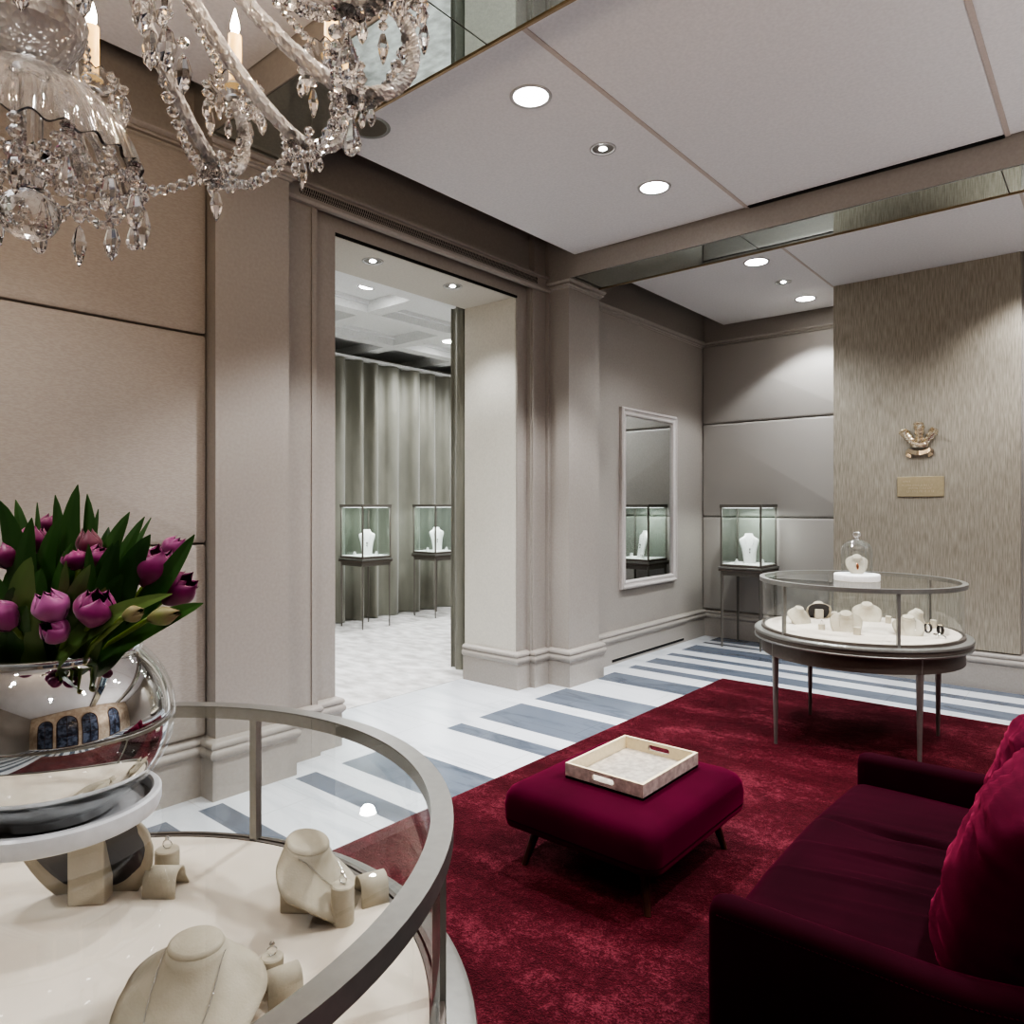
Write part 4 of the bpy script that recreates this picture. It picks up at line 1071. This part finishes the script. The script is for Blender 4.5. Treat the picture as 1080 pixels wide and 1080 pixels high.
for i, ((px, py, d), dr, h, r, op, mt, lab) in enumerate(T):
    head = W(px, py, d); up = (RT * dr[0] + Vector((0, 0, dr[1])) + DP * dr[2]).normalized()
    base = head - up * h * .5
    k = i * 2.399; root = Vector((VB[0] + .02 * cos(k), VB[1] + .02 * sin(k), VB[2] + .03))
    mouth = MOUTH + (Vector((base.x, base.y, 0)) - Vector((MOUTH.x, MOUTH.y, 0))) * .42 + Vector((0, 0, .005))
    off = Vector((mouth.x - MOUTH.x, mouth.y - MOUTH.y, 0))
    if off.length > .082: mouth = MOUTH + off * (.082 / off.length) + Vector((0, 0, .005))
    t = thing('tulip', lab, 'tulip', root, 0, 'tulips in the silver vase')
    loc = lambda bm: (bmesh.ops.translate(bm, vec=-root, verts=bm.verts[:]), bm)[1]
    pts = bez(root, mouth, mouth.lerp(base, .35), 5)[:-1] + bez(mouth.lerp(base, .35), mouth.lerp(base, .8), base, 8)
    bm = NB(); tube(bm, pts, .0034, 8); obj('stem', loc(bm), STEM, t, True)
    bm = bloom_bm(base, up, h, r, op - .42, i); obj('bloom', loc(bm), mt, t, True)
    tul.append((t, root))
for tip, w, bd_, light, own, bpx, dd in LV:
    t, root = tul[own]
    b = W(bpx[0], bpx[1], dd * .55); off = Vector((b.x - MOUTH.x, b.y - MOUTH.y, 0))
    if off.length > .080: off *= .080 / off.length
    b = Vector((MOUTH.x + off.x, MOUTH.y + off.y, MOUTH.z - .02))
    tp = W(tip[0], tip[1], dd); bend = RT * bd_[0] + Vector((0, 0, bd_[1])) - DP * .015
    bm = leaf_bm(b, tp, w, bend, side=RT if abs(tip[0] - bpx[0]) < 70 else (RT * .3 + Vector((0, 0, 1))))
    bmesh.ops.translate(bm, vec=-root, verts=bm.verts[:])
    obj('leaf', bm, LEAF_L if light else LEAF, t, True)

# ------------------------------------------------------------------ chandelier
CH = Vector((-1.337, .375, 0))
t = thing('chandelier', 'large cut crystal chandelier with candle lamps hanging over the near table', 'chandelier', (CH.x, CH.y, 0))
def cyl(r, ang, z):
    """around the chandelier axis; ang measured from the camera's right, away from it"""
    a = radians(ang); v = RT * (r * cos(a)) + DP * (r * sin(a)); return Vector((v.x, v.y, z))
ARM_A = [-3, 25, 52, 80, 112, 138, 167, 196, 226, 256, 288, 322]
PROF = [(.07, 2.72), (.12, 2.70), (.18, 2.61), (.25, 2.49), (.33, 2.405), (.42, 2.335), (.50, 2.295), (.545, 2.292), (.60, 2.315), (.635, 2.36), (.640, 2.41), (.622, 2.455), (.598, 2.485)]
def smooth_prof(P, n=5):
    out = []
    for i in range(len(P) - 1):
        p0 = P[max(i - 1, 0)]; p1 = P[i]; p2 = P[i + 1]; p3 = P[min(i + 2, len(P) - 1)]
        for k in range(n):
            s = k / n
            out.append(tuple(.5 * ((2 * b) + (-a + c) * s + (2 * a - 5 * b + 4 * c - d) * s * s + (-a + 3 * b - 3 * c + d) * s ** 3) for a, b, c, d in zip(p0, p1, p2, p3)))
    out.append(P[-1]); return out
SP = smooth_prof(PROF, 14)
def pear(bm, top, h, r, seg=8):
    lathe(bm, [(0, 0), (r * .28, -h * .10), (r * .62, -h * .38), (r * .95, -h * .62), (r, -h * .74), (r * .8, -h * .90), (r * .35, -h * .985), (0, -h)], seg, top, sy=.62)
def icicle(bm, top, h, r, seg=6):
    lathe(bm, [(0, 0), (r * .5, -h * .12), (r, -h * .45), (r * .75, -h * .68), (r * .3, -h * .93), (0, -h)], seg, top)
def almond(bm, top, h, r, seg=8):
    lathe(bm, [(0, 0), (r * .6, -h * .18), (r, -h * .5), (r * .65, -h * .82), (0, -h)], seg, top, sy=.6)
def bead(bm, p_, r, seg=7): lathe(bm, [(0, -r * .9), (r * .66, -r * .62), (r, -r * .12), (r, r * .12), (r * .66, r * .62), (0, r * .9)], seg, p_)
def strand(a, b, sag, r=.010, step=.0225):
    bm = NB(); ln = (b - a).length + sag * 1.6; n = max(3, int(ln / step))
    for i in range(n + 1):
        s = i / n; p_ = a.lerp(b, s) - Vector((0, 0, sag * 4 * s * (1 - s)))
        if (i % 4) == 2: lathe(bm, [(0, -r * 1.15), (r * .85, -r * .3), (r * .85, r * .3), (0, r * 1.15)], 5, p_)
        else: bead(bm, p_, r * (.95 if i % 3 else 1.05))
    return bm
WIRE = plain('tarnished_silver_wire', srgb(150, 140, 128), .3, 1)
# stem
bm = NB(); lathe(bm, [(0, 2.205), (.03, 2.208), (.055, 2.225), (.078, 2.255), (.084, 2.29), (.076, 2.325), (.05, 2.355), (.03, 2.37), (.028, 2.40), (.045, 2.43), (.05, 2.47), (.038, 2.52), (.03, 2.58), (.05, 2.64), (.075, 2.68), (.08, 2.72), (.06, 2.76), (.03, 2.80), (.03, 3.0), (.05, 3.06), (.03, 3.12), (0, 3.13)], 20)
obj('stem', bm, ROPE, t)
bm = NB(); tube(bm, [(0, 0, 3.12), (0, 0, CZ)], .010, 8); lathe(bm, [(0, CZ - .03), (.05, CZ - .025), (.065, CZ), (0, CZ)], 24); obj('suspension_rod', bm, CHROME, t, 40)
# ribbed bowl (inverted dish) with a scalloped rim
bm = NB(); n = 288; BP = [(.030, 2.200), (.045, 2.192), (.060, 2.188), (.085, 2.178), (.110, 2.160), (.132, 2.135), (.148, 2.105), (.158, 2.078), (.163, 2.060)]
def ribbed(BP, n, rib, cen=(0, 0, 0), amp=.025):
    for sgn, off in ((1, 0), (-1, -.005)):
        rows = []
        for k, (r, z) in enumerate(BP):
            e = k / (len(BP) - 1)
            rows.append([bm.verts.new((cen[0] + (r + off) * (1 + amp * e * cos(rib * 2 * pi * i / n)) * cos(2 * pi * i / n), cen[1] + (r + off) * (1 + amp * e * cos(rib * 2 * pi * i / n)) * sin(2 * pi * i / n),
                                       cen[2] + z + (.004 * cos(rib * 2 * pi * i / n) if k == len(BP) - 1 else 0) - (0 if off == 0 else .001))) for i in range(n)])
        for A, B in zip(rows, rows[1:]): bridge(bm, A, B)
        if off == 0: o_ = rows
        else:
            bridge(bm, o_[-1], rows[-1]); bridge(bm, o_[0], rows[0])
ribbed(BP, n, 24); obj('bowl', bm, BOWL, t, 40)
bm = NB(); lathe(bm, [(0, 2.005), (.02, 2.008), (.026, 2.02), (.026, 2.05), (.034, 2.06), (.034, 2.07), (.02, 2.075), (.02, 2.20), (0, 2.20)], 20); obj('finial_cup', bm, CRYSTAL, t)
bm = NB(); bmesh.ops.create_icosphere(bm, subdivisions=3, radius=.041, matrix=Matrix.Translation((0, 0, 1.966)) @ Matrix.Diagonal((1.08, 1.08, 1, 1))); obj('finial_ball', bm, CRYSTAL, t)
VIS = {-3, 25, 52, 80, 112}
hid = NB()
pend_n = 0
for ai, A in enumerate(ARM_A):
    vis = A in VIS
    bm = NB(); tube(bm, [cyl(r, A, z) for r, z in SP], .0158, 14, True, 0, lambda i, k: 1 - .13 * (.5 + .5 * cos(i * pi + k * .9)) * 1.0 - .06 * ((i + k) % 2)); obj('arm', bm, ROPE, t)
    tip = cyl(.598, A, 2.485)
    bm = NB(); n = 60
    ribbed([(.012, .0), (.028, .002), (.044, .010), (.055, .022), (.060, .034)], n, 15, tip, .04); obj('bobeche', bm, BOWL, t, 40)
    bm = NB(); lathe(bm, [(0, 0), (.016, .004), (.022, .018), (.026, .030), (.020, .040), (0, .040)], 12, tip); obj('candle_cup', bm, CRYSTAL, t)
    bm = NB(); lathe(bm, [(0, .036), (.0155, .036), (.0155, .155), (.012, .158), (0, .158)], 20, tip); c_ = obj('candle', bm, CANDLE, t, 40)
    bm = NB(); lathe(bm, [(0, .158), (.006, .160), (.010, .172), (.010, .182), (.006, .200), (0, .222)], 12, tip); obj('flame_bulb', bm, FLAME, c_, True)
    nad = cyl(.52, A, 2.278)
    # drops under the arm's lowest point and around the drip pan
    if vis:
        bm = NB(); bead(bm, nad, .014); bead(bm, nad - Vector((0, 0, .024)), .012)
        kind = {25: 'pear', 52: 'icicle', 80: 'ball', 112: 'icicle', -3: 'pear'}[A]
        tp = nad - Vector((0, 0, .035))
        if kind == 'pear': pear(bm, tp, .074, .024)
        elif kind == 'icicle': icicle(bm, tp + Vector((0, 0, .02)), .08, .012)
        else:
            bead(bm, nad - Vector((0, 0, .02)), .03, 10); icicle(bm, nad - Vector((0, 0, .045)), .075, .014)
        obj('pendant', bm, CRYSTAL, t)
        for k in range(6 if A > 0 else 0):
            bm = NB(); q = nad + cyl(.036, k * 60 + 10, .012 + .01 * (k % 2))
            bead(bm, q, .0115); bead(bm, q - Vector((0, 0, .020)), .0105)
            (almond if k % 2 else icicle)(bm, q - Vector((0, 0, .027)), .036, .0105)
            obj('pendant', bm, CRYSTAL, t)
        bm = NB(); q = tip + cyl(.07, A - 100, .012); bead(bm, q, .012); almond(bm, q - Vector((0, 0, .012)), .078, .026); obj('pendant', bm, CRYSTAL, t)
    for k in range(8):
        an = A + k * 45; q = cyl(.066, an, 0) + tip + Vector((0, 0, .028))
        bm = NB() if vis else hid
        bead(bm, q - Vector((0, 0, .012)), .0105); bead(bm, q - Vector((0, 0, .033)), .0105)
        if k % 2: almond(bm, q - Vector((0, 0, .044)), .052, .015)
        else: icicle(bm, q - Vector((0, 0, .044)), .070, .0115)
        if vis: obj('pendant', bm, CRYSTAL, t)
    # garlands
    B = ARM_A[(ai + 1) % len(ARM_A)]
    s1 = strand(cyl(.50, A, 2.275), cyl(.50, B, 2.275), .06, .0135, .027)
    s2 = strand(cyl(.52, A, 2.275), tip + cyl(.05, A, .01), .075, .0135, .027) if vis else None
    s3 = strand(cyl(.10, A, 2.92), tip + cyl(-.055, A, .035), .06, .011, .026)
    s4 = strand(cyl(.30, A, 2.43), cyl(.50, A, 2.262), .06, .0135, .027) if A in (80, 112) else None
    for s in (s1, s2, s3, s4):
        if s is None: continue
        obj('bead_strand', s, CRYSTAL, t)
obj('crystal_drops', hid, CRYSTAL, t)['kind'] = 'stuff'
# rim drops of the bowl, small swags and underside strings
for k in range(16):
    an = k * 22.5 + 6; q = cyl(.163, an, 2.056); bm = NB()
    bead(bm, q - Vector((0, 0, .010)), .010)
    bead(bm, q - Vector((0, 0, .030)), .011)
    if k % 3 == 0: almond(bm, q - Vector((0, 0, .042)), .070, .022)
    elif k % 3 == 1: icicle(bm, q - Vector((0, 0, .042)), .078, .013)
    else: pear(bm, q - Vector((0, 0, .042)), .060, .020)
    obj('pendant', bm, CRYSTAL, t)
    if k % 2 == 0:
        obj('bead_strand', strand(q, cyl(.03, an, 2.03), .03, .010), CRYSTAL, t)
        obj('bead_strand', strand(q, cyl(.163, an + 45, 2.056), .05, .0095), CRYSTAL, t)
bm = NB(); pear(bm, cyl(.045, -30, 1.985), .066, .022); obj('pendant', bm, CRYSTAL, t)
for r, an, z in ((.20, 30, 2.34), (.24, 70, 2.42), (.17, 10, 2.36), (.22, 55, 2.47), (.12, -20, 2.34), (.13, -60, 2.30), (.30, 66, 2.40)):
    bm = NB(); q = cyl(r, an, z); bead(bm, q + Vector((0, 0, .02)), .012); almond(bm, q, .085, .026); obj('pendant', bm, CRYSTAL, t)
for an in (80, 52):
    ld = bpy.data.lights.new('candle_lamp', 'POINT'); ld.energy = 3.2; ld.color = (1, .76, .56); ld.shadow_soft_size = .02
    lo = bpy.data.objects.new('candle_lamp', ld); C.objects.link(lo); lo.location = CH + cyl(.615, an, 2.76)
for an in (-3, 25, 109, 150, 200, 260, 320):
    ld = bpy.data.lights.new('candle_lamp', 'POINT'); ld.energy = 3.2; ld.color = (1, .76, .56); ld.shadow_soft_size = .02
    lo = bpy.data.objects.new('candle_lamp', ld); C.objects.link(lo); lo.location = CH + cyl(.615, an, 2.76)

# ------------------------------------------------------------------ lamps and world
def area(x, y, z, rx, ry, rz, sx, sy, e, col):
    ld = bpy.data.lights.new('room_lamp', 'AREA'); ld.shape = 'RECTANGLE'; ld.size = sx; ld.size_y = sy; ld.energy = e; ld.color = col
    lo = bpy.data.objects.new('room_lamp', ld); C.objects.link(lo); lo.location = (x, y, z); lo.rotation_euler = (rx, ry, rz); return lo
def spot(x, y, z, e, ang, col, r=.07):
    ld = bpy.data.lights.new('downlight_or_fill_spot', 'SPOT'); ld.energy = e; ld.color = col; ld.spot_size = radians(ang); ld.spot_blend = .6; ld.shadow_soft_size = r
    lo = bpy.data.objects.new('downlight_or_fill_spot', ld); C.objects.link(lo); lo.location = (x, y, z)
IC = (.96, .98, 1)
spot(-5.55, 4.39, 3.60, 170, 150, IC); spot(-6.62, 6.55, 3.60, 130, 150, IC)
spot(-6.75, 3.5, 3.49, 120, 140, IC); spot(-6.75, 8.4, 3.49, 120, 140, IC); spot(-5.0, 6.6, 3.49, 110, 150, IC)  # unseen spots added to shade the curtain folds and fill the inner room
def fill_uplight(x, y, z, e, col):
    ld = bpy.data.lights.new('added_bounce_fill', 'SPOT'); ld.energy = e; ld.color = col; ld.spot_size = radians(150); ld.spot_blend = .8; ld.shadow_soft_size = .12
    lo = bpy.data.objects.new('added_bounce_fill', ld); C.objects.link(lo); lo.location = (x, y, z); lo.rotation_euler = (pi, 0, 0)
fill_uplight(2.3, 2.6, 1.0, 95, (1, .98, .97)); fill_uplight(2.3, 4.2, 1.0, 95, (1, .98, .97)); fill_uplight(1.9, -1.6, .9, 40, (1, .96, .93))  # unseen upward spots added to brighten the ceilings
w = bpy.data.worlds.new('World'); bpy.context.scene.world = w; w.use_nodes = True
w.node_tree.nodes['Background'].inputs[0].default_value = (.8, .85, .9, 1); w.node_tree.nodes['Background'].inputs[1].default_value = .4

# ------------------------------------------------------------------ camera
cd = bpy.data.cameras.new('camera'); cam = bpy.data.objects.new('camera', cd); C.objects.link(cam)
cam.location = (0, 0, 1.5); cam.rotation_euler = (pi / 2, 0, TH)
cd.sensor_width = 36; cd.sensor_fit = 'HORIZONTAL'; cd.lens = 753.5 / 1080 * 36
cd.shift_y = -8 / 1080; cd.clip_start = .02; cd.clip_end = 60
sc = bpy.context.scene; sc.camera = cam
sc.view_settings.view_transform = 'AgX'; sc.view_settings.look = 'AgX - High Contrast'; sc.view_settings.exposure = 0.60
cy = sc.cycles
cy.max_bounces = 18; cy.diffuse_bounces = 5; cy.glossy_bounces = 6; cy.transmission_bounces = 14; cy.transparent_max_bounces = 24
cy.caustics_reflective = False; cy.caustics_refractive = False; cy.sample_clamp_indirect = 6
cy.use_denoising = True

GROUPS = {'ceiling_light': 'recessed ceiling lights', 'necklace_bust': 'suede necklace busts', 'glass_showcase': 'square glass showcases', 'upholstered_panel': 'upholstered wall panels',
          'soffit_mirror': 'mirrored beam soffits', 'sofa_cushion': 'back cushions of the sofa', 'curtain': 'curtains of the inner room', 'white_necklace_bust': 'white busts in the showcases',
          'earring_stand': 'earring stands in the showcases', 'ring_stand': 'suede ring posts', 'bracelet_stand': 'suede bracelet saddles', 'ring': 'rings on posts', 'wristwatch': 'watches on the far table',
          'display_table': 'round display tables', 'necklace': 'chains on suede busts', 'pendant_necklace': 'pendant necklaces on busts'}
for o in C.objects:
    if o.parent is None and o.get('label') and not o.get('group') and not o.get('kind'):
        g_ = GROUPS.get(o.name.split('.')[0])
        if g_: o['group'] = g_
